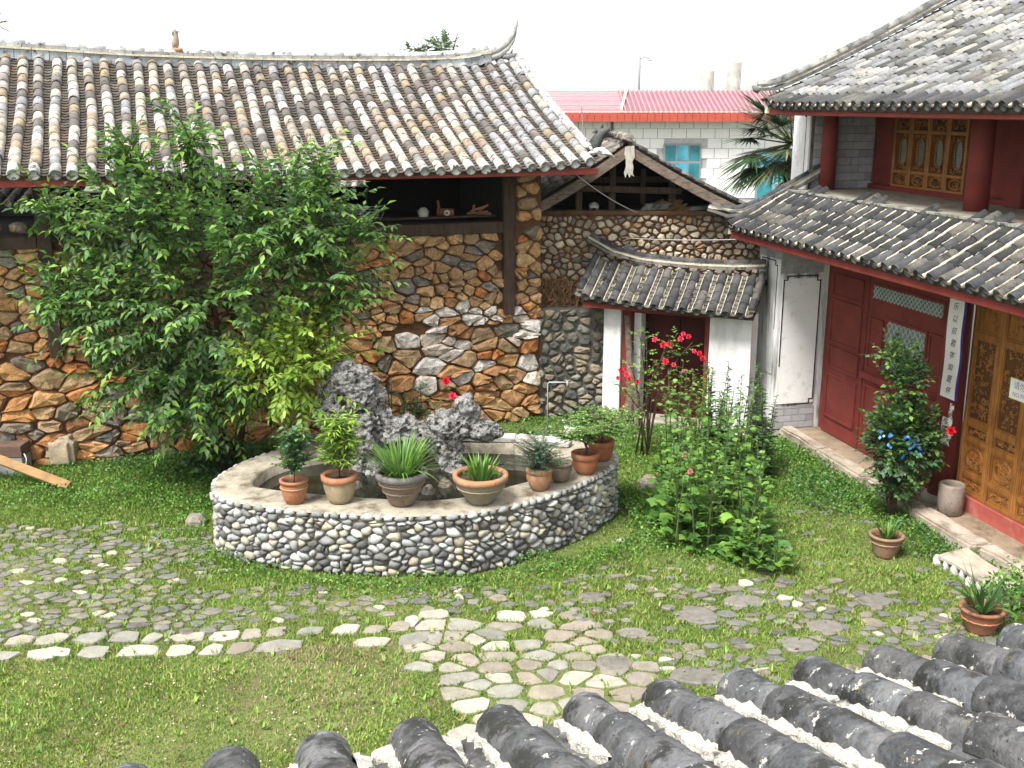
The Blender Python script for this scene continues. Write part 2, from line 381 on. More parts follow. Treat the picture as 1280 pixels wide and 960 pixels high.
def ridge(owner, path, layers, cap=None, side=(0, 1, 0), seg=.28):
    """path: points; layers: (half_width, height, colour list, name, material); cap: (radius, palette, material)"""
    path = [Vector(p) for p in path]
    L = [0]
    for i in range(1, len(path)): L.append(L[-1]+(path[i]-path[i-1]).length)
    def at(s):
        s = min(max(s, 0), L[-1]-1e-6)
        for i in range(1, len(L)):
            if s <= L[i]: return path[i-1].lerp(path[i], (s-L[i-1])/(L[i]-L[i-1]))
        return path[-1]
    side = Vector(side).normalized(); z0 = 0
    for (hw, h, pal, nm, m, sg) in layers:
        n_ = max(1, round(L[-1]/sg))
        for k in range(n_):
            p, q = at(L[-1]*k/n_), at(L[-1]*(k+1)/n_); d = (q-p).normalized(); up = side.cross(d).normalized()
            if up.z < 0: up = -up
            g = d*.004; j = R_.uniform(-.006, .006); s = side*(hw+j)
            b = MB().hexa([p+g-s+up*z0, q-g-s+up*z0, q-g+s+up*z0, p+g+s+up*z0, p+g-s+up*(z0+h-.003), q-g-s+up*(z0+h-.003), q-g+s+up*(z0+h-.003), p+g+s+up*(z0+h-.003)], jitc(R_.choice(pal), .14))
            b.build(nm, m, owner)
        z0 += h
    if cap:
        r, pal, m = cap; n_ = max(1, round(L[-1]/seg))
        for k in range(n_):
            p, q = at(L[-1]*k/n_), at(L[-1]*(k+1)/n_+.02); d = (q-p).normalized(); up = side.cross(d).normalized()
            if up.z < 0: up = -up
            sd = d.cross(up); V = []; S = 6
            for (c, rr) in ((p, r), (q, r*.88)):
                for j in range(S+1): a = math.pi*j/S; V.append(c+up*(z0+rr*math.sin(a))+sd*rr*math.cos(a))
            F = [(j, j+1, S+2+j, S+1+j) for j in range(S)]+[tuple(range(S+1))[::-1], tuple(range(S+1, 2*S+2))]
            mk('ridge_cap_tile', V, F, m, owner, jitc(R_.choice(pal), .15), True)

# ------------------------------------------------------------------ foliage
def norm(a): return a/np.maximum(np.linalg.norm(a, axis=1, keepdims=True), 1e-9)
class Leaves:
    def __init__(s): s.V = []; s.T = []; s.C = []; s.n = 0
    def add(s, pos, ax, nr, size, wid, col, droop=.12, fold=.10):
        pos = np.asarray(pos, float); N = len(pos); ax = norm(np.asarray(ax, float)); nr = np.asarray(nr, float)
        sd = norm(np.cross(ax, nr)); nr = np.cross(sd, ax); size = np.broadcast_to(size, (N,))[:, None]; wid = np.broadcast_to(wid, (N,))[:, None]
        P = [pos, pos+ax*size*.42-sd*wid*size+nr*size*fold*.6, pos+ax*size*.42+sd*wid*size+nr*size*fold*.6, pos+ax*size*.5-nr*size*fold*.35, pos+ax*size-nr*size*droop]
        V = np.stack(P, 1).reshape(-1, 3); b = s.n+5*np.arange(N)[:, None]
        T = np.concatenate([b+np.array([[0, 3, 1]]), b+np.array([[0, 2, 3]]), b+np.array([[1, 3, 4]]), b+np.array([[3, 2, 4]])], 1).reshape(-1, 3)
        s.V.append(V); s.T.append(T); s.C.append(np.repeat(np.asarray(col, float).reshape(-1, 3) if np.ndim(col) > 1 else np.tile(col, (N, 1)), 4, 0)); s.n += 5*N
    def lobed(s, pos, ax, nr, size, col, n=9, inner=.72, cup=.12):
        pos = np.asarray(pos, float); N = len(pos); ax = norm(np.asarray(ax, float)); nr = np.asarray(nr, float)
        sd = norm(np.cross(ax, nr)); nr = np.cross(sd, ax); size = np.broadcast_to(size, (N,))[:, None]
        P = [pos]
        for k in range(n):
            a = -math.pi*.86+2*math.pi*.86*k/(n-1); rr = size*(1 if k % 2 == 0 else inner)*(.75+.25*math.cos(a))
            P.append(pos+ax*size*.15+(ax*math.cos(a)+sd*math.sin(a))*rr+nr*size*cup*(1 if k % 2 else -.4))
        V = np.stack(P, 1).reshape(-1, 3); b = s.n+(n+1)*np.arange(N)[:, None]
        T = np.concatenate([b+np.array([[0, k+1, k+2]]) for k in range(n-1)], 1).reshape(-1, 3)
        s.V.append(V); s.T.append(T); s.C.append(np.repeat(np.asarray(col, float).reshape(-1, 3), n-1, 0)); s.n += (n+1)*N
    def blade(s, base, d, length, width, arch, col, seg=5, flop=0):
        """arching strap leaf"""
        base = np.asarray(base, float); d = np.asarray(d, float); d /= np.linalg.norm(d); h = np.array([d[0], d[1], 0]); hl = np.linalg.norm(h)
        h = h/hl if hl > 1e-6 else np.array([1., 0, 0]); sd = np.cross(h, [0, 0, 1.]); V = []
        for k in range(seg+1):
            t = k/seg; p = base+d*length*t+(h*.35*arch-np.array([0, 0, arch]))*length*t*t
            w = width*(.55+.9*t)*(1-t)**.6 if t < 1 else 0
            w = width*math.sin(math.pi*min(1, .22+.78*t)) if t < 1 else .0005
            V += [p-sd*w/2, p+sd*w/2]
        T = []
        for k in range(seg): a = s.n+2*k; T += [(a, a+1, a+3), (a, a+3, a+2)]
        s.V.append(np.array(V)); s.T.append(np.array(T)); s.C.append(np.tile(col, (len(T), 1))); s.n += len(V)
    def build(s, name, m, parent=None, at=(0, 0, 0), **kw):
        return fast(name, np.concatenate(s.V), np.concatenate(s.T), m, parent, np.concatenate(s.C), at, **kw)
def rdir(n, up=0.0):
    a = np.random.normal(size=(n, 3)); a[:, 2] += up; return norm(a)
def pick(pal, n, j=.15):
    pal = np.array(pal); c = pal[np.random.randint(0, len(pal), n)]; return np.clip(c*(1+np.random.uniform(-j, j, (n, 1))), 0, 1)
M['darkred'] = mat('recess shaded red door', (.065, .012, .011), rough=.8, var=.3, vscale=4, bump=.2)  # red darkened to paint in the shade of the doorway recess
# ================================================================== GROUND
def gz(x, y):
    return .02*noise.noise(Vector((x*.5, y*.5, 0)))
nx_, ny_ = 90, 80
V = []; F = []
for j in range(ny_+1):
    for i in range(nx_+1):
        x = -14+28*i/nx_; y = 2+24*j/ny_
        V.append((x, y, .025*noise.noise(Vector((x*.6, y*.6, 0)))-.012))
for j in range(ny_):
    for i in range(nx_): a = j*(nx_+1)+i; F.append((a, a+1, a+nx_+2, a+nx_+1))
yard = mk('courtyard_ground', V, F, M['ground'], None, None, True, at=(0, 10, 0), kind='structure')
b = MB().box((-9000, -300, -.6), (9000, 9500, -.06), (.2, .2, .1))
b.build('far_ground', mat('far ground', (.10, .13, .07), var=.3, vscale=.05, bump=0), kind='structure')

# pond outline (used by paving and planting too)
def closed(pts, n=12):
    out = []; N = len(pts)
    for i in range(N):
        p0, p1, p2, p3 = [Vector(pts[(i+k) % N]) for k in (-1, 0, 1, 2)]
        for k in range(n):
            t = k/n; out.append(.5*((2*p1)+(p2-p0)*t+(2*p0-5*p1+4*p2-p3)*t*t+(3*p1-p0-3*p2+p3)*t**3))
    return out
PO = [(-3.74, 12.74), (-3.50, 12.15), (-2.88, 11.8), (-2.01, 11.6), (-1.28, 11.52), (-.37, 11.65), (.58, 12.31), (1.24, 13.15), (1.42, 13.69), (1.27, 14.2), (.67, 14.58), (-.46, 14.77), (-1.6, 14.58), (-2.9, 14.3), (-3.55, 13.5)]
PI_ = [(-3.22, 12.72), (-2.92, 12.42), (-2.1, 12.22), (-1.35, 12.10), (-.75, 12.1), (.05, 12.6), (.60, 13.25), (.72, 13.8), (.22, 14.18), (-.9, 14.3), (-2.1, 14.05), (-3.0, 13.5)]
po = closed(PO); pi_ = closed(PI_); PZ = .76
def inpoly(x, y, poly):
    c = False; j = len(poly)-1
    for i in range(len(poly)):
        a, b = poly[i], poly[j]
        if (a[1] > y) != (b[1] > y) and x < (b[0]-a[0])*(y-a[1])/(b[1]-a[1])+a[0]: c = not c
        j = i
    return c

# ---- paving: two courses of pale slabs and a broad slab walk, then dark cobbles
def gmap(u, v, h): return Vector((u, v, max(h, -.02)+.0))
PATH = [(-1.12, 10.62), (.0, 10.72), (.62, 10.62), (1.0, 10.0), (1.45, 9.3), (1.9, 8.3), (1.9, 7.2), (-.2, 7.2), (-.45, 8.3), (-.72, 8.9), (-1.07, 9.9)]
EDGE = [(-9.2, 9.62), (-5.1, 9.86), (-3.2, 10.05), (-1.1, 10.5), (-1.1, 9.98), (-3.1, 9.66), (-4.95, 9.36), (-9.2, 8.9)]
MASK = np.zeros((1700, 1600), bool)          # 1 cm cells, x -8..8, y 6..18: where stones lie
def raster(poly, k=.86):
    cx, cy = centroid(poly); q = [((cx+(p[0]-cx)*k+8)*100, (cy+(p[1]-cy)*k-5)*100) for p in poly]
    x0, x1 = int(min(p[0] for p in q)), int(max(p[0] for p in q))+1; y0, y1 = int(min(p[1] for p in q)), int(max(p[1] for p in q))+1
    if x0 < 0 or y0 < 0 or x1 > 1599 or y1 > 1699: return
    X, Y = np.meshgrid(np.arange(x0, x1), np.arange(y0, y1)); ins = np.ones(X.shape, bool); s = 0
    for i in range(len(q)): s += q[i][0]*q[(i+1) % len(q)][1]-q[(i+1) % len(q)][0]*q[i][1]
    sg = 1 if s > 0 else -1
    for i in range(len(q)):
        a, c = q[i], q[(i+1) % len(q)]; ins &= sg*((c[0]-a[0])*(Y-a[1])-(c[1]-a[1])*(X-a[0])) >= 0
    MASK[y0:y1, x0:x1] |= ins
slabpal = [(0.253, 0.235, 0.189), (0.284, 0.269, 0.223), (0.229, 0.223, 0.189), (0.237, 0.21, 0.168), (0.197, 0.193, 0.168), (0.332, 0.319, 0.269), (0.213, 0.185, 0.151)]
rg = random.Random(5); S = []
for poly in voronoi(-1.15, 2.0, 7.2, 10.75, .34, .24, .55, seed=21, extra=.12):
    cx, cy = centroid(poly)
    if not inpoly(cx, cy, PATH): continue
    if rg.random() < .05: continue
    dark = cx > .75-.1*(10-cy) and rg.random() < .5
    V, F = stone(poly, gmap, rg.uniform(.008, .026), rg.uniform(.006, .022), top=.90, nmax=9, rough=.2, rnd=.17, flat=1, rg=rg); raster(poly, .74)
    S.append((V, F, jitc((.20, .18, .15) if dark else rg.choice(slabpal), .14, rg)))
# the border of two courses
def edgemap(u, v, h):
    t = (u+9.2)/8.1; yb = 8.9+(9.98-8.9)*t+.09*math.sin(u*.9); return Vector((u, yb+v*(.60-.04*t)+.02*math.sin(u*2.3), max(h, -.02)))
ue = -9.2
for row, (v0, v1) in enumerate(((.02, .46), (.52, .95))):
    u = -9.2
    while u < -1.05:
        w = rg.uniform(.26, .62) if row == 0 else rg.uniform(.22, .48)
        if rg.random() < .9:
            a = rg.uniform(-.05, .05); c_ = rg.uniform(-.05, .05)
            poly = [(u+.01, v0+rg.uniform(-.05, .1)), (u+w*.5, v0+rg.uniform(-.06, .06)), (u+w-.01+a, v0+rg.uniform(-.05, .1)), (u+w-.01+c_, v1-rg.uniform(-.02, .12)), (u+w*.45, v1+rg.uniform(-.04, .08)), (u+.01+rg.uniform(-.03, .05), v1-rg.uniform(-.02, .16))]
            V, F = stone(poly, edgemap, .022, rg.uniform(.008, .024), top=.92, nmax=9, rough=.18, rnd=.16, flat=1, rg=rg)
            S.append((V, F, jitc(rg.choice(slabpal), .12, rg))); pp = [edgemap(p[0], p[1], 0) for p in poly]; raster([(p.x, p.y) for p in pp], .76)
        u += w
lay(S, yard, 'paving_slab', M['slab'], False, 300)
cobpal = [(.15, .145, .13), (.13, .128, .12), (.17, .16, .135), (.18, .16, .125), (.155, .14, .115), (.115, .112, .105)]
S = []
def wn2(x, y, s, o=0): return noise.noise(Vector((x*s, y*s, o)))
lawn_y = lambda x: 8.9+(x+9.2)/8.1*1.08
for poly in voronoi(-8, 6, 7.8, 15.2, .19, .135, 1.0, K=14, seed=33, extra=.15):
    cx, cy = centroid(poly)
    if inpoly(cx, cy, PATH) or inpoly(cx, cy, EDGE) or inpoly(cx, cy, po): continue
    if cx < -1.1 and cy < lawn_y(cx)+.5: continue
    if -1.1 <= cx < 0 and cy < 10.6 and cx < -.4-(10-cy)*.0: continue
    lim = 13.3+.5*wn2(cx, cy, .6) if cx < -3.4 else (11.25+.3*wn2(cx, cy, 1) if cx < .6 else 11.9+.5*wn2(cx, cy, .8)+(cx > 3.2)*.0)
    if cx < -3.4: lim = min(lim, 13.2)
    if cy > lim: 
        if not (cx > 1.3 and cy < 14.5 and rg.random() < .12): continue
    dens = .78+.6*wn2(cx, cy, .8, 3)-(.22 if cx > 1 else 0)-(cy > lim-.7)*.25
    if rg.random() > dens: continue
    pale = rg.random() < .07
    c = jitc(rg.choice([(.38, .35, .29), (.32, .30, .25)]) if pale else rg.choice(cobpal), .15, rg)
    V, F = stone(poly, gmap, rg.uniform(.006, .04), rg.uniform(.006, .024), top=.78, nmax=8, rough=.16, rnd=.22, rg=rg); raster(poly, .46)
    S.append((V, F, c))
# a few big flat dark stones on the right
for (x, y, rx, ry) in ((1.25, 10.15, .22, .17), (1.0, 9.55, .25, .2), (2.0, 10.55, .28, .25), (2.55, 10.9, .3, .2), (1.75, 9.3, .35, .22), (3.3, 10.3, .28, .2), (2.1, 9.2, .3, .2), (4.0, 10.9, .3, .16), (2.9, 9.9, .25, .2), (.9, 11.0, .22, .16)):
    poly = [(x+rx*math.cos(a)*rg.uniform(.8, 1.15), y+ry*math.sin(a)*rg.uniform(.8, 1.15)) for a in [k*math.pi/3.5 for k in range(7)]]
    V, F = stone(poly, gmap, .02, .022, top=.84, nmax=9, rough=.15, flat=1, rg=rg); raster(poly, .62); S.append((V, F, jitc((.15, .14, .125), .15, rg)))
lay(S, yard, 'cobblestone', M['pebble'], False, 300)

# ================================================================== LEFT BARN
barn = empty('stone_barn', LW(-4, 0, 0), 'long open-sided stone barn with tiled roof along the left, orange rubble wall under the eave', 'barn')
wallp = MB().fbox(LW, -10.5, 0, -.42, -.06, -.05, 3.36, (.3, .15, .06)).build('wall', M['mud'], barn)
orange = [(0.452, 0.194, 0.073), (0.487, 0.235, 0.09), (0.394, 0.158, 0.055), (0.487, 0.27, 0.122), (0.429, 0.24, 0.108), (0.336, 0.168, 0.077), (0.406, 0.275, 0.154)]
tan = [(0.437, 0.278, 0.137), (0.391, 0.246, 0.122), (0.322, 0.214, 0.122), (0.483, 0.321, 0.167)]
grey = [(.17, .16, .14), (.22, .20, .17), (.20, .17, .13)]
white = [(.58, .53, .48), (.52, .45, .38), (.60, .56, .52)]
def wallcol(t, z, rg):
    """warm stones low and left, tan and grey higher, whitish patch by the corner"""
    if t > -2.4 and .6 < z < 2.1 and rg.random() < .62*max(0, 1+t/2.6)+.1: return jitc(rg.choice(white), .1, rg)
    if z > 2.0: pal = tan*3+grey*1+orange[1:6]
    elif t < -5: pal = orange*2+grey+tan
    else: pal = orange*2+tan+orange[3:6]+grey[:1]
    return jitc(rg.choice(pal), .16, rg)
rg = random.Random(3); S = []
lwmap = lambda u, v, h: LW(u, -.06+h, v)
def skippost(u, v): return (-.70 < u < -.50 and v > 1.95)
for (v0, v1, du, dv, sd) in ((0, 1.77, .40, .225, 1), (1.725, 3.34, .28, .185, 2)):
    for poly in voronoi(-10.4, 0.0, v0, v1, du, dv, .95, seed=sd, holes=skippost, extra=.25):
        u, v = centroid(poly)
        V, F = stone(poly, lwmap, rg.uniform(.0, .016), rg.uniform(.05, .12), top=.76, nmax=10, rough=.34, rnd=.17, rg=rg)
        S.append((V, F, wallcol(u, v, rg)))
lay(S, wallp, 'stone', M['rock'], False, 300)
# corner pier carried up to the eave
pier = MB().fbox(LW, -.46, 0, -.42, -.06, 3.36, 4.25, (.3, .15, .06)).build('pier', M['mud'], barn)
S = []
for poly in voronoi(-.46, 0.0, 3.36, 4.25, .34, .19, .6, seed=8):
    V, F = stone(poly, lwmap, .015, rg.uniform(.08, .12), top=.75, nmax=8, rough=.25, rg=rg); S.append((V, F, jitc(rg.choice(tan+orange[3:5]), .15, rg)))
lay(S, pier, 'stone', M['rock'], False)
for t in (-7.62, -.60): MB().fbox(LW, t-.10, t+.09, -.02, .10, 1.9 if t > -1 else 1.7, 4.36).build('post', M['wood'], barn, bevel=.012)
MB().fbox(LW, -7.4, -.70, -.20, .075, 3.26, 3.44).build('beam', M['wood'], barn, bevel=.01)
MB().fbox(LW, -10.5, -7.73, -.20, .075, 3.30, 3.48).build('beam', M['wood'], barn, bevel=.01)
MB().fbox(LW, -5.0, -.75, -.40, -.2, 3.50, 3.53).build('plank', M['wood'], barn)
# inside, its shade painted near-black: floor, back wall, partition
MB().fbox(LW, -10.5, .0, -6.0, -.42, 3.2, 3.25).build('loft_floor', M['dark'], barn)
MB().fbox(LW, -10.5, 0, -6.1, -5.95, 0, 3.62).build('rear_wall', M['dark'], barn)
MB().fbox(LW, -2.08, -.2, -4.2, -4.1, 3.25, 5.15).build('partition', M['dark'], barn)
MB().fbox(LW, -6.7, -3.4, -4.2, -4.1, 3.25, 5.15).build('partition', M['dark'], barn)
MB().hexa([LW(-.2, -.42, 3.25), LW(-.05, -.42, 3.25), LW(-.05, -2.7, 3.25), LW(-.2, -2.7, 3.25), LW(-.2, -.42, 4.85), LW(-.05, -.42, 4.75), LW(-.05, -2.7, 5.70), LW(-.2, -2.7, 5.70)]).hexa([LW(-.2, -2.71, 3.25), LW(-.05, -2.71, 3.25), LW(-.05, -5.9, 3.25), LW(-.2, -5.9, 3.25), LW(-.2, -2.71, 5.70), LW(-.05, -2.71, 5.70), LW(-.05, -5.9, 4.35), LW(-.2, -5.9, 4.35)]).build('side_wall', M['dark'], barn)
# roof
EZ0, SL = 4.34, .43
def zf(b): return EZ0+SL*b+.035*max(0, (b-1.6))**2*.4-.05*math.sin(min(b, 3.6)/3.6*math.pi)
def bsurf(a, b):
    sag = .035*math.sin(a*.45)+max(0, -a-6)*.012+.10*max(0, (a+.6))**2*.6
    p = LW(a, .95-b, zf(b)+sag); q = LW(a, .95-b-.02, zf(b+.02)+sag); e = (LW(a+.1, .95-b, zf(b)+.035*math.sin((a+.1)*.45))-LW(a, .95-b, zf(b)+.035*math.sin(a*.45))).normalized()
    u = (q-p).normalized(); n = e.cross(u).normalized(); e = u.cross(n); return p, e, u, n
RD = 3.66
def deck(fn, a0, a1, b0, b1, th, name, m, parent, na=24, nb=8, bfun=None):
    V = []; F = []
    for s in (0, -th):
        for i in range(na+1):
            a = a0+(a1-a0)*i/na
            for j in range(nb+1):
                b = b0+(b1-b0)*j/nb; p, e, u, n = fn(a, b); V.append(p+n*(s-.012))
    q = (na+1)*(nb+1)
    for i in range(na):
        for j in range(nb):
            k = i*(nb+1)+j; F.append((k, k+nb+1, k+nb+2, k+1)); F.append((q+k, q+k+1, q+k+nb+2, q+k+nb+1))
    for i in range(na):
        for j in (0, nb): k = i*(nb+1)+j; F.append((k, k+nb+1, q+k+nb+1, q+k))
    for j in range(nb):
        for i in (0, na): k = i*(nb+1)+j; F.append((k, k+1, q+k+1, q+k))
    return mk(name, V, F, m, parent, (.05, .045, .04))
froof = deck(bsurf, -10.8, .52, .0, RD, .05, 'roof', M['wood'], barn)
tpal = [(0.384, 0.349, 0.283), (0.334, 0.307, 0.264), (0.267, 0.235, 0.196), (0.125, 0.115, 0.109), (0.401, 0.383, 0.347), (0.292, 0.23, 0.164), (0.267, 0.264, 0.269), (0.35, 0.324, 0.292), (0.158, 0.137, 0.127), (0.417, 0.4, 0.383), (0.301, 0.235, 0.182), (0.2, 0.183, 0.173)]
ppal = [(.07, .06, .05), (.055, .05, .044), (.09, .08, .07), (.10, .075, .055)]  # darkened so the colour carries the shade between tile rows
def csel(a, b):
    if a > -1.0+.1*b and R_.random() < .55: return 6
    return R_.randrange(12)
tile_roof(froof, bsurf, [.42-.243*i for i in range(46)], RD-.05, .235, .080, .243, tpal, ppal, M['tile'], M['pan'], 300, .016, eavepal=[(.36, .36, .36), (.42, .41, .39), (.30, .30, .30)], colsel=csel)
def bback(a, b): return (LW(a, .95-RD-b, zf(RD)-.02-SL*b), Vector((.944, .33, 0)), None, Vector((0, 0, 1)))
deck(bback, -10.8, .52, 0, RD, .06, 'rear_roof', M['pan'], barn)
MB().fbox(LW, -10.8, .58, .84, .93, EZ0-.12, EZ0-.02, (.1, .03, .03)).build('eave_board', M['redwood'], barn, bevel=.008)
MB().fbox(LW, -10.8, .50, -.30, -.12, 4.46, 4.62).build('purlin', M['wood'], barn)
# verge rows and ridge
rid = empty('ridge', LW(-4, -2.7, 6.1), parent=barn)
pts = [LW(a, .95-RD, z) for a, z in [(-10.8, 6.14), (-8, 6.00), (-6, 5.90), (-4, 5.87), (-2, 5.88), (-1, 5.91), (-.4, 5.96), (.0, 6.04)]]
lightg = [(.33, .36, .385), (.39, .42, .44), (.27, .295, .31)]
dk = [(.16, .16, .15), (.20, .19, .18)]
ridge(rid, pts, [(.10, .15, lightg, 'ridge_block', M['tile'], .26), (.13, .035, [(.5, .49, .46)], 'ridge_course', M['mortar'], .8), (.085, .05, [(.25, .25, .25), (.3, .31, .31)], 'ridge_course', M['tile'], .33)], (.07, [(.40, .42, .42), (.34, .35, .35)], M['tile']), side=(-.33, .944, 0), seg=.3)
tipp = [LW(a, .95-RD, z) for a, z in [(-.15, 6.20), (.15, 6.30), (.33, 6.42), (.44, 6.56), (.50, 6.72), (.54, 6.88)]]
MB().tube([p-Vector((0, 0, .04)) for p in tipp], [.085, .075, .06, .045, .03, .012], 8, (.30, .30, .29)).build('ridge_tip', M['tile'], rid, True)
MB().tube([p-Vector((0, 0, .13)) for p in tipp[:5]], [.075, .07, .055, .04, .02], 6, (.42, .42, .40)).build('ridge_tip', M['tile'], rid, True)
vp = []
for k in range(10):
    b_ = RD-.05-k*(RD-.35)/9; p, e, u, n = bsurf(.52, b_); vp.append(p+n*.05)
ridge(rid, vp, [(.06, .05, [(.5, .5, .5), (.6, .6, .58), (.25, .25, .24)], 'verge_tile', M['tile'], .17)], (.075, [(.42, .43, .43), (.36, .36, .36), (.48, .48, .46)], M['tile']), side=(.944, .33, 0), seg=.22)
# corner beast at the foot of the verge, and crest ornaments
p0 = bsurf(.55, .32)[0]
b = MB(); up = Vector((0, 0, 1)); ex = Vector((.944, .33, 0)); fo = Vector((.33, -.944, 0))
b.tube([p0+up*.05, p0+ex*.10+up*.12, p0+ex*.17+up*.24, p0+ex*.24+up*.33+fo*.04, p0+ex*.30+up*.36+fo*.1], [.09, .11, .09, .055, .035], 8)
b.tube([p0+ex*.16+up*.30, p0+ex*.10+up*.34, p0+ex*.06+up*.30], [.03, .03, .012], 6); b.tube([p0+ex*.25+up*.26, p0+ex*.34+up*.28, p0+ex*.42+up*.24], [.05, .04, .02], 6)
b.tube([p0+ex*.22+up*.38, p0+ex*.23+up*.46], [.025, .008], 5); b.tube([p0+ex*.0+up*.12, p0-ex*.05+up*.2], [.04, .01], 5)
b.C = [(.07, .07, .07)]*len(b.C); o = b.build('corner_beast', M['darktile'], rid, True)
b = MB(); q0 = bsurf(.62, .12)[0]+up*.07
b.tube([q0-ex*.16, q0-ex*.04+up*.02, q0+ex*.08+up*.03, q0+ex*.20-up*.03, q0+ex*.30-up*.09], [.012, .055, .06, .035, .008], 7, (.55, .55, .53)); b.tube([q0+ex*.05+fo*.02, q0+ex*.13+fo*.08-up*.01, q0+ex*.22+fo*.11-up*.05], [.03, .03, .006], 5, (.55, .55, .53))
b.tube([q0-ex*.10+up*.03, q0-ex*.14+up*.1], [.028, .02], 6, (.55, .55, .53)); b.build('corner_bird', M['tile'], rid, True)
c0 = LW(-5.50, .95-RD, 6.14)
MB().box(c0-Vector((.11, .06, .0)), c0+Vector((.11, .06, .06)), (.4, .2, .12)).tube([c0+up*.06, c0+up*.14, c0+up*.22+ex*.02, c0+up*.30, c0+up*.36], [.05, .07, .045, .055, .03], 7, (.3, .24, .2)).tube([c0+up*.3+ex*.03, c0+up*.33+ex*.07], [.025, .012], 5, (.3, .24, .2)).build('crest_figure', M['tile'], rid, True)
c0 = LW(.22, .95-RD, 6.14)
MB().tube([c0, c0+ex*.12, c0+ex*.22+up*.02, c0+ex*.30+up*.05], [.05, .06, .05, .02], 7, (.2, .2, .2)).tube([c0+ex*.18+up*.05, c0+ex*.21+up*.13], [.025, .01], 5, (.2, .2, .2)).build('crest_figure', M['darktile'], rid, True)

# clutter on the loft sill
def clutter(name, t, o_, z, fn, label, cat, m):
    b = MB(); p = LW(t, o_, z); fn(b, p); return b.build(name, m, smooth=True, label=label, cat=cat)
clutter('lantern', -1.97, -.22, 3.535, lambda b, p: (b.lathe([(.07, 0), (.08, .02), (.08, .1), (.06, .13), (.03, .15)], p, 14, (.45, .45, .43), True, True), b.tube([p+Vector((-.08, 0, .03)), p+Vector((-.1, -.05, .1)), p+Vector((.1, -.05, .1)), p+Vector((.08, 0, .03))], .006, 5, (.3, .3, .3))), 'small pale glass lantern standing on the barn sill beam', 'lantern', M['paint'])
clutter('wooden_pulley', -1.62, -.22, 3.535, lambda b, p: (b.tube([p+Vector((-.12, 0, .07)), p+Vector((.16, 0, .06))], .06, 10, (.22, .09, .05)), b.tube([p+Vector((-.08, 0, .1)), p+Vector((-.1, 0, .25))], .022, 6, (.22, .10, .06)), b.tube([p+Vector((.05, -.065, .06)), p+Vector((.05, -.1, .06))], .05, 12, (.6, .55, .45)), b.tube([p+Vector((.05, -.10, .06)), p+Vector((.05, -.105, .06))], .018, 8, (.05, .03, .02))), 'reddish wooden spindle with pale round end on the barn sill', 'spindle', M['paint'])
clutter('firewood_heap', -1.02, -.24, 3.535, lambda b, p: [b.tube([p+Vector((x, y, z)), p+Vector((x+dx, y+.02, z+dz))], r, 6, c) for x, y, z, dx, dz, r, c in ((-.2, 0, .02, .35, .03, .02, (.25, .16, .1)), (-.15, .04, .05, .3, .1, .018, (.3, .2, .14)), (-.05, -.05, .03, .25, -.01, .025, (.2, .1, .06)), (.0, .03, .06, .15, .1, .02, (.33, .14, .08)), (-.1, 0, .04, .02, .12, .022, (.3, .13, .08)))], 'little heap of sticks and scraps on the sill beside the corner post', 'sticks', M['paint'])
for (t, w, lab) in ((-8.35, .17, 'rounded grey boulder on the barn sill at the far left'), (-7.95, .15, 'wedge-shaped brown boulder on the barn sill beside the left post')):
    poly = [(w*math.cos(a)*rg.uniform(.8, 1.1), w*.75*math.sin(a)*rg.uniform(.8, 1.1)) for a in [k*.9 for k in range(7)]]; c0 = LW(t, -.14, 3.48)
    V, F = stone(poly, lambda u, v, h: c0+Vector((u*.94, u*.33-h, v+.11)), 0, .12, rg=rg); V2, F2 = stone(poly, lambda u, v, h: c0+Vector((u*.94, u*.33+h, v+.11)), 0, .12, rg=rg)
    MB().add(V, F, (.34, .29, .23)).add(V2, F2, (.3, .27, .2)).build('boulder', M['rock'], label=lab, cat='boulder')
b = MB(); c0 = LW(-3.05, -.25, 3.50)
for k in range(9):
    a = k*.35; b.tube([c0+Vector((-.35+.09*k, 0, .02)), c0+Vector((-.2+.08*k, -.02, .14+.02*math.sin(a))), c0+Vector((-.02+.05*k, 0, .24-.012*k))], .006, 4, (.3, .33, .36))
for k in range(5): b.tube([c0+Vector((-.33, -.01, .03+.05*k)), c0+Vector((.0, -.02, .07+.04*k)), c0+Vector((.36, -.01, .05+.045*k))], .006, 4, (.3, .33, .36))
b.build('wire_basket', M['paint'], label='grey wire mesh basket lying on the barn sill behind the tree tips', cat='basket')

# roof and tree seen through the barn
for (x0, x1, y, z0, z1, lab) in ((-11.5, -8.2, 20.5, 3.5, 4.55, 'grey tiled shed roof glimpsed behind the barn at the far left'), (-4.8, -1.6, 25.5, 3.35, 4.5, 'grey tiled lean-to roof seen through the barn opening')):
    nb_ = empty('shed_roof', (x0, y, 0), lab, 'shed')
    MB().box((x0+.2, y+.1, 0), (x1-.2, y+2.8, z0), (.05, .045, .04)).build('wall', M['rubble'], nb_)
    def ns(a, b, x0=x0, y=y, z0=z0, z1=z1): 
        k = (z1-z0)/2.6; p = Vector((x0+a, y-.3+b, z0+k*b)); u = Vector((0, 1, k)).normalized(); e = Vector((1, 0, 0)); return p, e, u, e.cross(u)
    rf = deck(ns, 0, x1-x0, 0, 2.6, .08, 'roof', M['pan'], nb_, 4, 2)
    tile_roof(rf, ns, [.1+.26*i for i in range(int((x1-x0)/.26))], 2.55, .3, .075, .26, [(.3, .29, .27), (.24, .23, .21), (.36, .34, .3)], ppal, M['tile'], M['pan'], 0, pan_expo=.14)

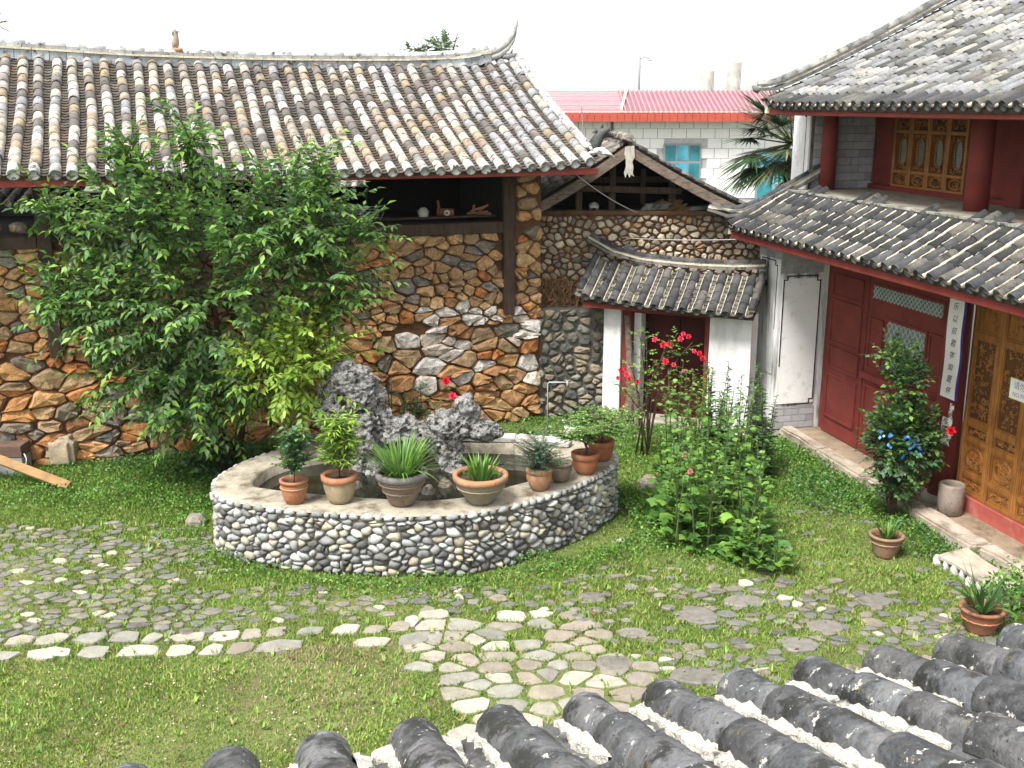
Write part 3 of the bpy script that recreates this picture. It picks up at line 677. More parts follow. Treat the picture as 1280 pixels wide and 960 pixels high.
# ================================================================== BACK WALL AND SHED
bw = empty('cobble_wall', (2.3, 18.7, 0), 'tall wall of small round tan cobbles running behind the little gate, brown shed above', 'wall')
MB().box((.46, 18.66, -.05), (4.6, 19.0, 3.46), (.2, .13, .07)).build('core', M['mud'], bw)
MB().box((.46, 18.60, 3.46), (4.6, 19.02, 3.53), (.3, .15, .08)).build('coping', M['mud'], bw, rough=.02)
rg = random.Random(9); S = []
rpal = [(.42, .34, .24), (.36, .29, .21), (.28, .23, .17), (.46, .40, .31), (.20, .18, .155), (.33, .22, .13), (.5, .44, .35)]
m1 = lambda u, v, h: Vector((u, 18.66-h, v))
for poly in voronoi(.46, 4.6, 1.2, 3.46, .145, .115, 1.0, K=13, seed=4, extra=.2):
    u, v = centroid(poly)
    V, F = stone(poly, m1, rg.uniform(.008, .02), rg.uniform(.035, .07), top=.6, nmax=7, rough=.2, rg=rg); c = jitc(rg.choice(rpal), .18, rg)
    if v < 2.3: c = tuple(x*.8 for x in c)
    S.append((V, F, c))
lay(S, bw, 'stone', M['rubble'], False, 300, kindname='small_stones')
lw = empty('low_wall', (1.1, 18.2, 0), 'low dark mossy wall of round grey cobbles between the barn corner and the gate', 'wall')
MB().box((.40, 18.08, -.05), (1.75, 18.62, 1.93), (.06, .055, .045)).build('core', M['greymortar'], lw)
m2 = lambda u, v, h: Vector((u, 18.08-h, v)); S = []
for poly in voronoi(.44, 1.75, 0, 1.93, .21, .16, .9, K=13, seed=5, extra=.2):
    V, F = stone(poly, m2, rg.uniform(.01, .026), rg.uniform(.05, .09), top=.6, nmax=8, rough=.2, rg=rg)
    S.append((V, F, jitc(rg.choice([(.17, .155, .12), (.13, .12, .10), (.22, .19, .14), (.26, .21, .15), (.09, .085, .08), (.20, .20, .17)]), .2, rg)))
lay(S, lw, 'stone', M['rubble'], False)
# dry straw hanging over the low wall
b = MB(); 
for k in range(420):
    x = R_.uniform(.48, 1.2); z = R_.uniform(1.92, 2.42)*(1 if x < .95 else .97); y = R_.uniform(18.35, 18.58); dx, dz = R_.uniform(-.13, .13), R_.uniform(-.22, .08)
    b.beam((x, y, z), (x+dx, y-R_.uniform(0, .12), max(1.93, z+dz)), .012, .006, (0, 1, 0), jitc((.26, .15, .075), .4))
b.build('straw_bundle', M['straw'], label='brown dry straw bundle stacked against the cobble wall above the low wall', cat='straw')
shed = empty('gabled_shed', (1.9, 18.9, 0), 'weathered wooden shed gable with dark open front above the cobble wall', 'shed')
AP, LE, RE = (1.93, 4.66), (.15, 3.56), (4.15, 3.50)
def shedsurf(side):
    ax, azz = AP; ex_, ez = LE if side < 0 else RE
    d = Vector((ax-ex_, 0, azz-ez)); Ls = d.length; u0 = d.normalized()
    def f(a, b):
        sag = -.05*math.sin(b/Ls*math.pi); p = Vector((ex_, 18.22+(a if side > 0 else 4-a), ez))+u0*b+Vector((0, 0, sag)); e = Vector((0, 1 if side > 0 else -1, 0)); return p, e, u0, e.cross(u0)
    return f, Ls
for side in (-1, 1):
    f, Ls = shedsurf(side); rf = deck(f, 0, 4, 0, Ls, .06, 'roof', M['wood'], shed, 3, 6)
    tile_roof(rf, f, [.12+.25*i for i in range(15)], Ls, .22, .07, .25, [(.14, .13, .125), (.2, .18, .165), (.10, .095, .09), (.25, .22, .18)], [(.10, .095, .09), (.13, .12, .11)], M['pan'], M['pan'], 40, .02, pan_expo=.13)
    ex_, ez = LE if side < 0 else RE
    b = MB(); n_ = 6; P = [Vector((ex_+(AP[0]-ex_)*k/n_, 18.17, ez+(AP[1]-ez)*k/n_-.05*math.sin(k/n_*math.pi)-.10)) for k in range(n_+1)]
    V = []; F = []
    for p in P: V += [p+Vector((0, -.03, -.085)), p+Vector((0, .03, -.085)), p+Vector((0, .03, .085)), p+Vector((0, -.03, .085))]
    for k in range(n_):
        for j in range(4): F.append((4*k+j, 4*k+(j+1) % 4, 4*k+4+(j+1) % 4, 4*k+4+j))
    F += [(3, 2, 1, 0), (4*n_, 4*n_+1, 4*n_+2, 4*n_+3)]
    mk('barge_board', V, F, M['weather'], shed, (.2, .16, .13))
# split pendant fish board at the apex
prof = [(-.075, .12), (.075, .14), (.085, -.05), (.05, -.12), (.07, -.2), (.06, -.3), (.085, -.36), (.035, -.33), (.01, -.38), (-.03, -.30), (-.06, -.38), (-.085, -.30), (-.055, -.2), (-.06, -.08), (-.085, .0)]
V = [(1.93+x, 18.10, 4.50+z) for x, z in prof]+[(1.93+x, 18.13, 4.50+z) for x, z in prof]; n_ = len(prof)
mk('pendant_board', V, [tuple(range(n_)), tuple(range(2*n_-1, n_-1, -1))]+[(i, (i+1) % n_, n_+(i+1) % n_, n_+i) for i in range(n_)], mat('bleached wood', (.42, .39, .35), var=.25, streak=((40, 40, 4), (.18, .16, .14), .5, .7)), shed)
for x, z1 in ((1.15, 3.98), (1.72, 4.30), (.62, 3.7), (2.75, 4.05)): MB().box((x-.055, 18.72, 3.5), (x+.055, 18.84, z1)).build('post', M['wood'], shed, bevel=.01)
MB().beam((.7, 18.68, 3.92), (2.9, 18.68, 3.86), .09, .11).build('tie_beam', M['wood'], shed, bevel=.01)
MB().beam((.9, 19.3, 4.0), (2.9, 19.3, 4.02), .09, .10).build('tie_beam', M['wood'], shed)
MB().box((2.25, 19.1, 3.6), (2.33, 19.2, 4.2)).build('post', M['wood'], shed)
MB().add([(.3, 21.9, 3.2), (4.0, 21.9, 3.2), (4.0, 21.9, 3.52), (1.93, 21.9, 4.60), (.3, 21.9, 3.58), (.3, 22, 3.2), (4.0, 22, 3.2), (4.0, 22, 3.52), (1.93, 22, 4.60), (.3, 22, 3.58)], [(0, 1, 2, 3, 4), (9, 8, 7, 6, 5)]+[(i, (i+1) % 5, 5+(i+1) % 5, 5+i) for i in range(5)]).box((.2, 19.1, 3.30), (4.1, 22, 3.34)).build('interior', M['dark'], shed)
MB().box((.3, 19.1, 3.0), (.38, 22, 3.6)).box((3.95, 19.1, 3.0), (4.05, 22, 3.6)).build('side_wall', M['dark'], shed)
# things on the wall top
for (x0, n_, lab) in ((2.22, 5, 'small stack of loose grey roof tiles on the cobble wall under the shed gable'), (3.05, 3, 'thin pile of grey roof tiles on the wall right of the straw clump')):
    b = MB()
    for k in range(n_):
        for j in range(3): b.hexa([Vector((x0+j*.12+.02*k, 18.66, 3.535+k*.022+j*.01))+Vector(v) for v in ((0, 0, 0), (.2, 0, .01), (.2, .2, .01), (0, .2, 0), (0, 0, .014), (.2, 0, .024), (.2, .2, .024), (0, .2, .014))], jitc((.22, .22, .22), .25))
    b.build('tile_stack', M['pan'], label=lab, cat='roof tiles')
b = MB(); 
for k in range(500):
    a = R_.uniform(0, 6.28); r = .34*math.sqrt(R_.random()); z = (1-(r/.34)**2)*.2*R_.random(); b.beam((2.72+r*math.cos(a), 18.8+.4*r*math.sin(a), 3.53+z), (2.72+r*math.cos(a)+R_.uniform(-.1, .1), 18.8+.4*r*math.sin(a)-.03, 3.54+z+R_.uniform(-.03, .05)), .01, .006, (0, 1, 0), jitc((.20, .12, .055), .4))
b.build('straw_clump', M['straw'], label='low brown mound of straw on the cobble wall top under the shed', cat='straw')
b = MB(); b.tube([(1.36, 18.75, 3.535), (1.36, 18.65, 3.60), (1.46, 18.65, 3.60), (1.46, 18.75, 3.535)], .03, 8, (.45, .44, .42)).tube([(1.36, 18.8, 3.6), (1.41, 18.75, 3.62), (1.46, 18.8, 3.6)], .05, 8, (.38, .38, .36)); b.build('clay_jug', M['tile'], None, True, label='small grey clay jug lying on the wall top below the left shed post', cat='jug')
b = MB(); 
for k, (x, y_, z) in enumerate(((2.05, 18.55, 2.86), (2.14, 18.53, 2.74), (2.22, 18.50, 2.62))): b.beam((x-.10, y_, z+.1), (x+.12, y_, z-.1), .1, .035, (0, 1, 0), (.17, .17, .17))
b.build('tile_stack', M['pan'], label='dark broken roof tiles leaning on the cobble wall above the gate ridge', cat='roof tiles')
# cables
def cable(p, q, sag, lab, r=.008, c=(.35, .34, .33)):
    p, q = Vector(p), Vector(q); P = [p.lerp(q, k/10)-Vector((0, 0, sag*4*(k/10)*(1-k/10))) for k in range(11)]
    return MB().tube(P, r, 5, c).build('cable', M['paint'], label=lab, cat='cable')
cable((1.02, 17.25, 4.22), (2.15, 18.58, 3.50), .05, 'pale cable sloping from the barn eave corner to the cobble wall')
cable((1.95, 18.52, 3.08), (4.05, 18.1, 3.12), .03, 'thin grey cable strung level across the cobble wall')
cable((2.5, 40, 5.2), (2.62, 40, 3.0), -.1, 'dark cable hanging on the white tiled wall under the red roof', .02, (.2, .2, .2))

# ================================================================== GATE
gate = empty('gateway', GT(1.25, 0, 0), 'small whitewashed gateway with dark red door and upturned tiled roof', 'gateway')
MB().fbox(GT, .0, .30, -.32, .20, 0, 2.06).build('pillar', M['white'], gate, bevel=.01)
MB().fbox(GT, 1.80, 2.48, -.30, .20, 0, 2.02).build('pillar', M['white'], gate, bevel=.01)
MB().fbox(GT, .46, .58, -.30, -.05, 0, 2.0).build('pillar', M['white'], gate)
MB().fbox(GT, .31, .45, -.05, .14, 0, 2.05).build('door_post', M['redwood'], gate, bevel=.01)
MB().fbox(GT, 1.70, 1.795, -.2, .10, 0, 2.0).build('door_post', M['redwood'], gate, bevel=.01)
MB().fbox(GT, .30, 1.80, -.1, .12, 1.94, 2.10).build('lintel', M['redwood'], gate, bevel=.01)
MB().fbox(GT, .58, 1.70, -.62, -.56, 0, 2.0).build('backing', M['dark'], gate)
for t0, t1 in ((.59, 1.13), (1.15, 1.69)):
    lf = MB().fbox(GT, t0, t1, -.52, -.48, .05, 1.93).build('door', M['darkred'], gate)
    for z0, z1 in ((.15, .95), (1.05, 1.85)): MB().fbox(GT, t0+.07, t1-.07, -.478, -.462, z0, z1).build('door_panel', M['darkred'], lf, bevel=.006)
MB().fbox(GT, .28, 1.82, -.25, .2, -.02, .14, (.3, .27, .22)).build('threshold', M['stonestep'], gate, bevel=.02)
# peeling bark plank leaning in the doorway
MB().tube([GT(.50, .30, .0), GT(.52, .22, .6), GT(.47, .2, 1.2), GT(.40, .18, 1.9)], [.085, .075, .06, .05], 9, (.2, .15, .11)).tube([GT(.66, .3, 0), GT(.62, .25, .5), GT(.52, .22, 1.0)], [.05, .04, .03], 7, (.2, .15, .11)).build('old_trunk', M['weather'], label='twisted bare grey vine trunk climbing the gateway post', cat='trunk')
GS = .62
def gsurf(a, b):
    z = 2.21-.045*a+GS*b*.92+.10*max(0, b-.3)**2+.16*max(0, .35-a)**2-.03*math.sin(a*1.2)
    z2 = 2.21-.045*a+GS*(b+.02)*.92+.10*max(0, b-.28)**2+.16*max(0, .35-a)**2-.03*math.sin(a*1.2)
    p = GT(a-.30, .55-b, z); q = GT(a-.30, .53-b, z2); u = (q-p).normalized(); e = Vector((.916, -.402, -.045)).normalized(); n = e.cross(u).normalized()
    if n.z < 0: n = -n
    return p, e, u, n
grf = deck(gsurf, -.02, 2.86, 0, .84, .05, 'roof', M['wood'], gate, 8, 4)
dkp = [(.055, .055, .058), (.075, .075, .078), (.045, .045, .048), (.10, .095, .09)]
tile_roof(grf, gsurf, [.10+.232*i for i in range(12)], .80, .20, .077, .232, dkp, [(.09, .085, .08), (.13, .12, .10)], M['darktile'], M['darktile'], 300, .01, mortar=M['mortar'], mwid=.014)
def grear(a, b): p = GT(a-.30, -.29-b, gsurf(a, .84)[0].z-.55*b); return p, Vector((.916, -.402, 0)), None, Vector((0, 0, 1))
deck(grear, -.02, 2.86, 0, .8, .05, 'rear_roof', M['darktile'], gate, 6, 3)
MB().fbox(GT, -.28, 2.5, .40, .48, 2.04, 2.13, (.1, .04, .03)).build('eave_board', M['redwood'], gate)
gr = empty('ridge', GT(1.2, -.3, 2.8), parent=gate)
rp = [GT(a, -.29, z) for a, z in [(-.48, 3.06), (-.35, 2.98), (-.18, 2.89), (.1, 2.80), (.5, 2.73), (1.2, 2.69), (1.9, 2.69), (2.55, 2.74)]]
ridge(gr, rp, [(.09, .045, [(.16, .15, .14)], 'ridge_course', M['darktile'], .3), (.075, .035, [(.6, .57, .5)], 'ridge_course', M['mortar'], .5), (.06, .025, [(.12, .12, .12)], 'ridge_course', M['darktile'], .25)], (.055, dkp, M['darktile']), side=(-.402, -.916, 0), seg=.22)
vp = [gsurf(.0, .80-k*.11)[0]+Vector((0, 0, .06)) for k in range(8)]
ridge(gr, vp, [(.06, .05, [(.6, .56, .48)], 'verge_course', M['mortar'], .3)], (.06, dkp, M['darktile']), side=(.916, -.402, 0), seg=.2)
vp = [gsurf(2.82, .80-k*.11)[0]+Vector((0, 0, .06)) for k in range(8)]
ridge(gr, vp, [(.05, .04, [(.5, .46, .38)], 'verge_course', M['mortar'], .3)], (.06, dkp, M['darktile']), side=(.916, -.402, 0), seg=.2)

# ================================================================== RIGHT HOUSE
house = empty('timber_house', FR(3, -1, 0), 'two-storey timber house with red and golden panelling and two tiers of tiled eaves', 'house')
gb = [(.36, .36, .38), (.31, .31, .33), (.40, .40, .41)]
def brickface(fr, u0, u1, z0, z1, face, at, th, parent, bw=.27, bh=.11):
    """thin bricks on a plane; face 'o': plane o=at (u = t); face 't': plane t=at (u = o)"""
    z = z0; r = 0
    while z < z1-.02:
        zz = min(z+bh-.008, z1); u = u0-(bw/2 if r % 2 else 0)
        while u < u1-.02:
            a, c = max(u, u0), min(u+bw-.008, u1)
            if c-a > .03:
                b = MB()
                if face == 'o': b.fbox(fr, a, c, at, at+th, z, zz, jitc(R_.choice(gb), .08))
                else: b.fbox(fr, at, at+th, a, c, z, zz, jitc(R_.choice(gb), .08))
                b.build('brick', M['greybrick'], parent)
            u += bw
        z += bh; r += 1
# end wall, lower
ew = MB().fbox(FR, -.78, -.05, -6, .74, 0, 3.62).build('end_wall', M['stain'], house)
pp = MB().fbox(FR, -.045, -.028, .03, .70, .56, 2.62).build('plaster_panel', M['white'], ew)
brickface(FR, .0, .74, 2.70, 3.45, 't', -.048, .012, ew)
brickface(FR, .0, .74, .14, .50, 't', -.048, .014, ew)
b = MB()      # painted border line with stepped corners
for (a0, c0, a1, c1) in ((.10, 2.66, .62, 2.66), (.62, 2.66, .62, 2.60), (.62, 2.60, .68, 2.60), (.68, 2.60, .68, 1.2), (.10, 2.66, .10, 2.58), (.10, 2.58, .045, 2.58), (.045, 2.58, .045, .62), (.045, .62, .11, .62), (.11, .62, .11, .54), (.11, .54, .36, .54)):
    b.fbox(FR, -.028, -.022, min(a0, a1)-.009, max(a0, a1)+.009, min(c0, c1)-.009, max(c0, c1)+.009)
b.build('painted_border', M['ink'], ew)
pf = MB().fbox(FR, -.74, -.12, .742, .755, 1.05, 2.85).build('plaster_panel', M['stain'], ew)
brickface(FR, -.78, -.05, 2.92, 3.4, 'o', .742, .012, ew)
b = MB()
for (a0, c0, a1, c1) in ((-.66, 2.89, -.2, 2.89), (-.2, 2.89, -.2, 2.82), (-.2, 2.82, -.13, 2.82), (-.13, 2.82, -.13, 1.8), (-.66, 2.89, -.66, 2.82), (-.66, 2.82, -.72, 2.82)):
    b.fbox(FR, min(a0, a1)-.008, max(a0, a1)+.008, .756, .760, min(c0, c1)-.008, max(c0, c1)+.008)
b.build('painted_border', M['ink'], ew)
# stylobate: raised plinth and long edge stones
pl = MB().fbox(FR, -.03, 9, -2, .40, -.05, .13, (.26, .2, .14)).build('plinth', M['stonestep'], house, rough=.01)
tt = -.02; rg = random.Random(12)
for w, o1 in ((1.25, .62), (1.35, .66), (1.2, .62), (1.3, .70), (1.15, .62), (1.3, .66), (1.4, .6)):
    MB().fbox(FR, tt, tt+w-.03, .40, o1, -.04, .19, jitc((.36, .31, .25), .1)).build('edge_stone', M['stonestep'], pl, bevel=.03, bseg=2, rough=.025); tt += w
red = (.30, .055, .04)
fac = MB().fbox(FR, -.03, 3.2, -.16, -.10, .12, 3.62).build('facade_wall', M['redwood'], house)
def panel(t0, t1, z0, z1, o=-.10, parent=None, m=None, d=.03, fw=.035, name='panel'):
    """raised moulding frame round a sunk board"""
    m = m or M['redwood']
    p = MB().fbox(FR, t0+fw, t1-fw, o, o+.012, z0+fw, z1-fw).build(name, m, parent)
    b = MB(); g = .001
    b.fbox(FR, t0, t1, o, o+d, z1-fw, z1); b.fbox(FR, t0, t1, o, o+d, z0, z0+fw)
    b.fbox(FR, t0, t0+fw, o, o+d-.002, z0+fw+g, z1-fw-g); b.fbox(FR, t1-fw, t1, o, o+d-.002, z0+fw+g, z1-fw-g)
    b.build('moulding', m, p); return p
leafd = MB().fbox(FR, .16, 1.24, -.098, -.04, .14, 3.1).build('door', M['redwood'], house, bevel=.006)
for z0, z1 in ((2.38, 2.74), (1.64, 2.34), (1.24, 1.58), (.42, 1.14)): panel(.25, 1.13, z0, z1, -.04, leafd)
wb = MB().fbox(FR, 1.27, 3.2, -.098, -.04, .14, 3.1).build('window_wall', M['redwood'], house, bevel=.006)
panel(1.35, 1.72, 1.46, 2.24, -.04, wb); panel(2.82, 3.14, 1.46, 2.30, -.04, wb)
panel(1.35, 2.2, .42, 1.22, -.04, wb); panel(2.26, 3.1, .42, 1.22, -.04, wb)
MB().fbox(FR, 1.25, 3.2, -.04, .03, 1.30, 1.40).build('sill', M['redwood'], wb, bevel=.01)
latm = mat('pale green lattice paint', (.36, .42, .38), var=.15, bump=.05)
def lattice(t0, t1, z0, z1, o, parent, step=.105, rise=.08):
    fr_ = MB().fbox(FR, t0-.04, t1+.04, o, o+.02, z0-.04, z1+.04).build('window', M['redwood'], parent)
    MB().fbox(FR, t0, t1, o+.021, o+.024, z0, z1).build('pane', M['pane'], fr_)
    def clip(x0, y0, x1, y1):
        ts = [0, 1]
        for (p, d, lo, hi) in ((x0, x1-x0, t0, t1), (y0, y1-y0, z0, z1)):
            a, b_ = (lo-p)/d, (hi-p)/d
            if a > b_: a, b_ = b_, a
            ts[0] = max(ts[0], a); ts[1] = min(ts[1], b_)
        return ts if ts[1]-ts[0] > .001 else None
    k = rise/(step*.5); W_ = t1-t0; H_ = z1-z0
    for sgn in (1, -1):
        b = MB()
        n_ = int((W_+H_/k)/step)+3
        for i in range(-n_, n_+1):
            xb = t0+i*step; x0, y0 = xb, z0; x1, y1 = xb+sgn*H_/k, z1; c = clip(x0, y0, x1, y1)
            if c:
                pa = FR(x0+(x1-x0)*c[0], o+.030+.003*sgn, y0+(y1-y0)*c[0]); pb = FR(x0+(x1-x0)*c[1], o+.030+.003*sgn, y0+(y1-y0)*c[1])
                b.beam(pa, pb, .014, .012, (-.9715, -.237, 0))
        b.build('lattice', latm, fr_)
lattice(1.42, 3.08, 2.54, 2.72, -.04, wb, .09, .045); lattice(1.84, 2.74, 1.50, 2.26, -.04, wb, .115, .07)
def column(t, o, z0, z1, r, parent, m=M['redwood'], nm='column'):
    return MB().tube([FR(t, o, z0), FR(t, o, (z0+z1)/2), FR(t, o, z1)], [r*1.05, r, r*.95], 18).build(nm, m, parent, True)
column(3.44, .0, .13, 3.35, .17, house)
MB().tube([FR(3.44, 0, .12), FR(3.44, 0, .22)], [.27, .22], 18, (.3, .28, .25)).build('column_base', M['stonestep'], house, True)
column(7.2, .0, .13, 3.35, .17, house)
# red dado and carved golden doors
MB().fbox(FR, 3.6, 9, -.10, -.02, .12, .34).build('door_sill', mat('faded red paint', (.42, .10, .08), var=.3, vscale=3, spots=[((.30, .22, .17), 6, .55, .68)]), house, bevel=.008)
MB().fbox(FR, 3.6, 9, -.2, -.12, .34, 3.62).build('facade_wall', M['wood'], house)
goldd = (.20, .085, .02)
def carving(fr, t0, t1, z0, z1, o, parent, seed, m, n=26, name='carving', r0=.05, ring=False, wd_=.011):
    rg = random.Random(seed); b = MB(); W_, H_ = t1-t0, z1-z0
    for k in range(n):
        cx, cz = rg.uniform(t0+.02, t1-.02), rg.uniform(z0+.02, z1-.02); r = rg.uniform(.4, 1.1)*r0; a0 = rg.uniform(0, 6.28); sp = rg.uniform(2.2, 5)*rg.choice((1, -1)); P = []
        for j in range(7):
            a = a0+sp*j/6; rr = r*(1-.09*j); x = min(max(cx+rr*math.cos(a), t0+.008), t1-.008); z = min(max(cz+rr*math.sin(a), z0+.008), z1-.008); P.append(fr(x, o+.008+.006*math.sin(j+k), z))
        b.tube(P, [wd_*.6]+[wd_]*5+[wd_*.4], 5, None)
    if ring:
        cx, cz = (t0+t1)/2, (z0+z1)/2
        for q in (.46, .40): b.tube([fr(cx+W_*q*math.cos(a), o+.012, cz+H_*q*math.sin(a)) for a in [k*math.pi/10 for k in range(21)]], wd_*.9, 5, None, False)
    return b.build(name, m, parent, True)
bgm = mat('shaded carved recess', (.10, .042, .014), var=.3)  # gold wood colour darkened, painting the shade behind the carving
def goldleaf(t0, t1, zb, zt, seed, parent=house):
    d = MB()
    st = .055; o0, o1 = -.10, -.055
    rails = [zb, zb+.20, .94, 1.04, 1.26, 1.36, 2.40, 2.50, zt]
    d.fbox(FR, t0, t0+st, o0, o1, zb, zt); d.fbox(FR, t1-st, t1, o0, o1, zb, zt)
    zz = [(zb, zb+.05), (zb+.24, zb+.31), (1.04, 1.11), (1.27, 1.35), (2.42, 2.50), (zt-.05, zt)]
    for a, c in zz: d.fbox(FR, t0+st+.001, t1-st-.001, o0, o1-.002, a, c)
    dr = d.build('carved_door', M['gold'], parent, bevel=.006)
    op = [(zb+.05, zb+.24, 'b'), (zb+.31, 1.04, 'c'), (1.11, 1.27, 's'), (1.35, 2.42, 'l'), (2.50, zt-.05, 'b')]
    for i, (a, c, k) in enumerate(op):
        back = MB().fbox(FR, t0+st, t1-st, o0-.01, o0+.008, a, c).build('recess', bgm if k in 'sl' else M['gold'], dr)
        f = MB(); x0, x1 = t0+st+.004, t1-st-.004; g = .022
        f.fbox(FR, x0, x1, o0+.008, o1-.012, a+.003, a+g); f.fbox(FR, x0, x1, o0+.008, o1-.012, c-g, c-.003); f.fbox(FR, x0, x0+g, o0+.008, o1-.014, a+g, c-g); f.fbox(FR, x1-g, x1, o0+.008, o1-.014, a+g, c-g)
        f.build('moulding', M['gold'], dr)
        carving(FR, x0+g+.01, x1-g-.01, a+g+.01, c-g-.01, o0+.006, dr, seed*9+i, M['gold'], {'b': 14, 'c': 34, 's': 20, 'l': 90}[k], r0=.04 if k != 'c' else .055, ring=(k == 'c'), wd_=.009)
for i in range(8): goldleaf(3.66+i*.545, 3.66+i*.545+.535, .345, 2.95, 40+i)
# scroll on the column, torn paper, notice
def slabmap(t0, t1, z0, z1, o, wob, n=10, th=.004):
    V = []; F = []
    for i in range(n+1):
        z = z1+(z0-z1)*i/n; w = wob*math.sin(i*1.3); l = wob*.5*math.sin(i*.9+1)
        for s in (0, th): V += [FR(t0+l, o+s+.006*math.sin(i*.8), z), FR(t1+w, o+s+.006*math.sin(i*.8), z)]
    for i in range(n):
        a = 4*i; F += [(a+2, a+3, a+7, a+6), (a, a+4, a+5, a+1), (a, a+2, a+6, a+4), (a+1, a+5, a+7, a+3)]
    return V, F
scroll = empty('couplet_scroll', FR(3.62, .19, 1.6), 'long white paper scroll of brush characters hanging on the red column', 'scroll')
V, F = slabmap(3.49, 3.79, 1.59, 2.90, .165, .008); mk('backing', V, F, mat('blue purple cloth', (.05, .03, .22), var=.2), scroll)
V, F = slabmap(3.46, 3.755, 1.60, 2.90, .175, .008); mk('paper', V, F, M['paper'], scroll, (.74, .73, .70))
def writing(txt, t, z, o, size, parent, m, name='lettering', fr=FR, sx=1.0, shear=0.0):
    cu = bpy.data.curves.new('t', 'FONT'); cu.body = txt; cu.size = size; cu.align_x = 'CENTER'; cu.align_y = 'CENTER'; cu.resolution_u = 2; cu.extrude = .0; cu.shear = shear
    tmp = bpy.data.objects.new('t', cu); COL.objects.link(tmp); bpy.context.view_layer.update()
    me = bpy.data.meshes.new_from_object(tmp.evaluated_get(bpy.context.evaluated_depsgraph_get())); bpy.data.objects.remove(tmp)
    V = [fr(t+v.co.x*sx, o, z+v.co.y) for v in me.vertices]; F = [tuple(p.vertices) for p in me.polygons]
    bpy.data.meshes.remove(me)
    return mk(name, V, F, m, parent) if V else None
for i, ch in enumerate('乐以招君学如是怀'): writing(ch, 3.60+R_.uniform(-.012, .012), 2.80-.158*i, .186, .105*R_.uniform(.9, 1.15), scroll, M['ink'], 'brush_character', shear=.25)
torn = empty('torn_poster', FR(3.64, .18, .99), 'torn strip of old white poster with black characters low on the red column', 'poster')
V, F = slabmap(3.545, 3.74, .98, 1.34, .172, .02); mk('paper', V, F, mat('torn poster paper', (.66, .66, .63), var=.2, spots=[((.12, .035, .03), 26, .57, .63)]), torn)
V, F = slabmap(3.67, 3.75, 1.34, 1.55, .172, .02, 5); mk('paper', V, F, mat('torn poster scrap', (.6, .6, .57), var=.2, spots=[((.12, .035, .03), 30, .48, .54)]), torn)
writing('客', 3.64, 1.29, .182, .10, torn, M['ink'], 'brush_character'); writing('宏', 3.64, 1.15, .182, .17, torn, M['ink'], 'brush_character')
sign = empty('notice_sign', FR(4.72, -.05, 1.8), 'small white notice with Chinese and English words fixed to the golden door', 'sign')
MB().fbox(FR, 4.47, 5.03, -.052, -.046, 1.82, 2.08, (.75, .78, .30)).build('edge', mat('yellowed edge', (.62, .66, .25), var=.1), sign)
MB().fbox(FR, 4.485, 5.02, -.046, -.042, 1.83, 2.07, (.82, .82, .82)).build('board', M['paint'], sign)
inkg = mat('grey print', (.20, .20, .22), var=0, bump=0)
writing('请勿拍照', 4.755, 1.995, -.0405, .105, sign, inkg); writing('NO PHOTOS', 4.755, 1.885, -.0405, .075, sign, inkg)
# lower roof
def lsurf(a, b):
    t = a-.85; lift = .18*max(0, .5-a)**2*1.5; zz = 3.35+.50*b+.05*b*b+lift
    p = FR(t, 1.32-b, zz); q = FR(t, 1.30-b, 3.35+.50*(b+.02)+.05*(b+.02)**2+lift); u = (q-p).normalized(); e = Vector((.237, -.9715, 0)); n = e.cross(u); 
    if n.z < 0: n = -n
    return p, e, u, n
lrf = deck(lsurf, -.02, 11, 0, .98, .05, 'roof', M['wood'], house, 20, 4)
bl = [(.045, .046, .05), (.062, .063, .067), (.038, .039, .041), (.075, .075, .077), (.11, .105, .095)]
tile_roof(lrf, lsurf, [.10+.235*i for i in range(44)], .97, .235, .074, .235, bl, [(.10, .09, .07), (.06, .055, .05)], M['darktile'], M['darktile'], 200, .012, mortar=M['mortar'], mwid=.018)
MB().fbox(FR, -.82, 10, 1.20, 1.27, 3.19, 3.31).build('eave_board', M['redwood'], house, bevel=.01)
MB().fbox(FR, -.8, 10, 1.1, 1.195, 3.29, 3.33).build('soffit', M['wood'], house)
b = MB()
for k in range(26): t = -.6+.4*k; b.beam(FR(t, 1.15, 3.20), FR(t, -.1, 3.80), .07, .07)
b.build('rafters', M['wood'], house)
MB().fbox(FR, -.03, 10, .10, .24, 3.0, 3.16).build('porch_beam', M['wood'], house, bevel=.01)
MB().fbox(FR, -.1, 10, .28, .36, 3.70, 3.86, (.4, .38, .33)).build('roof_flashing', M['mortar'], house)
# upturned hip ridge of the lower roof's far end
hr = empty('ridge', FR(-.8, .8, 3.6), parent=house)
hp = [FR(-.92+.03*k, o_, z) for k, (o_, z) in enumerate([(1.62, 3.62), (1.48, 3.545), (1.30, 3.52), (1.05, 3.56), (.75, 3.68), (.4, 3.86), (.0, 4.08), (-.25, 4.22)])]
ridge(hr, hp, [(.09, .05, [(.15, .15, .15)], 'ridge_course', M['darktile'], .28), (.07, .04, [(.62, .6, .55)], 'ridge_course', M['mortar'], .5), (.075, .025, [(.2, .2, .2)], 'ridge_course', M['darktile'], .3)], (.055, bl, M['darktile']), side=(.237, -.9715, 0), seg=.22)
MB().fbox(FR, -.86, -.80, .6, 1.30, 3.26, 3.50, (.5, .46, .36)).build('ridge_filler', M['mortar'], hr, rough=.01)
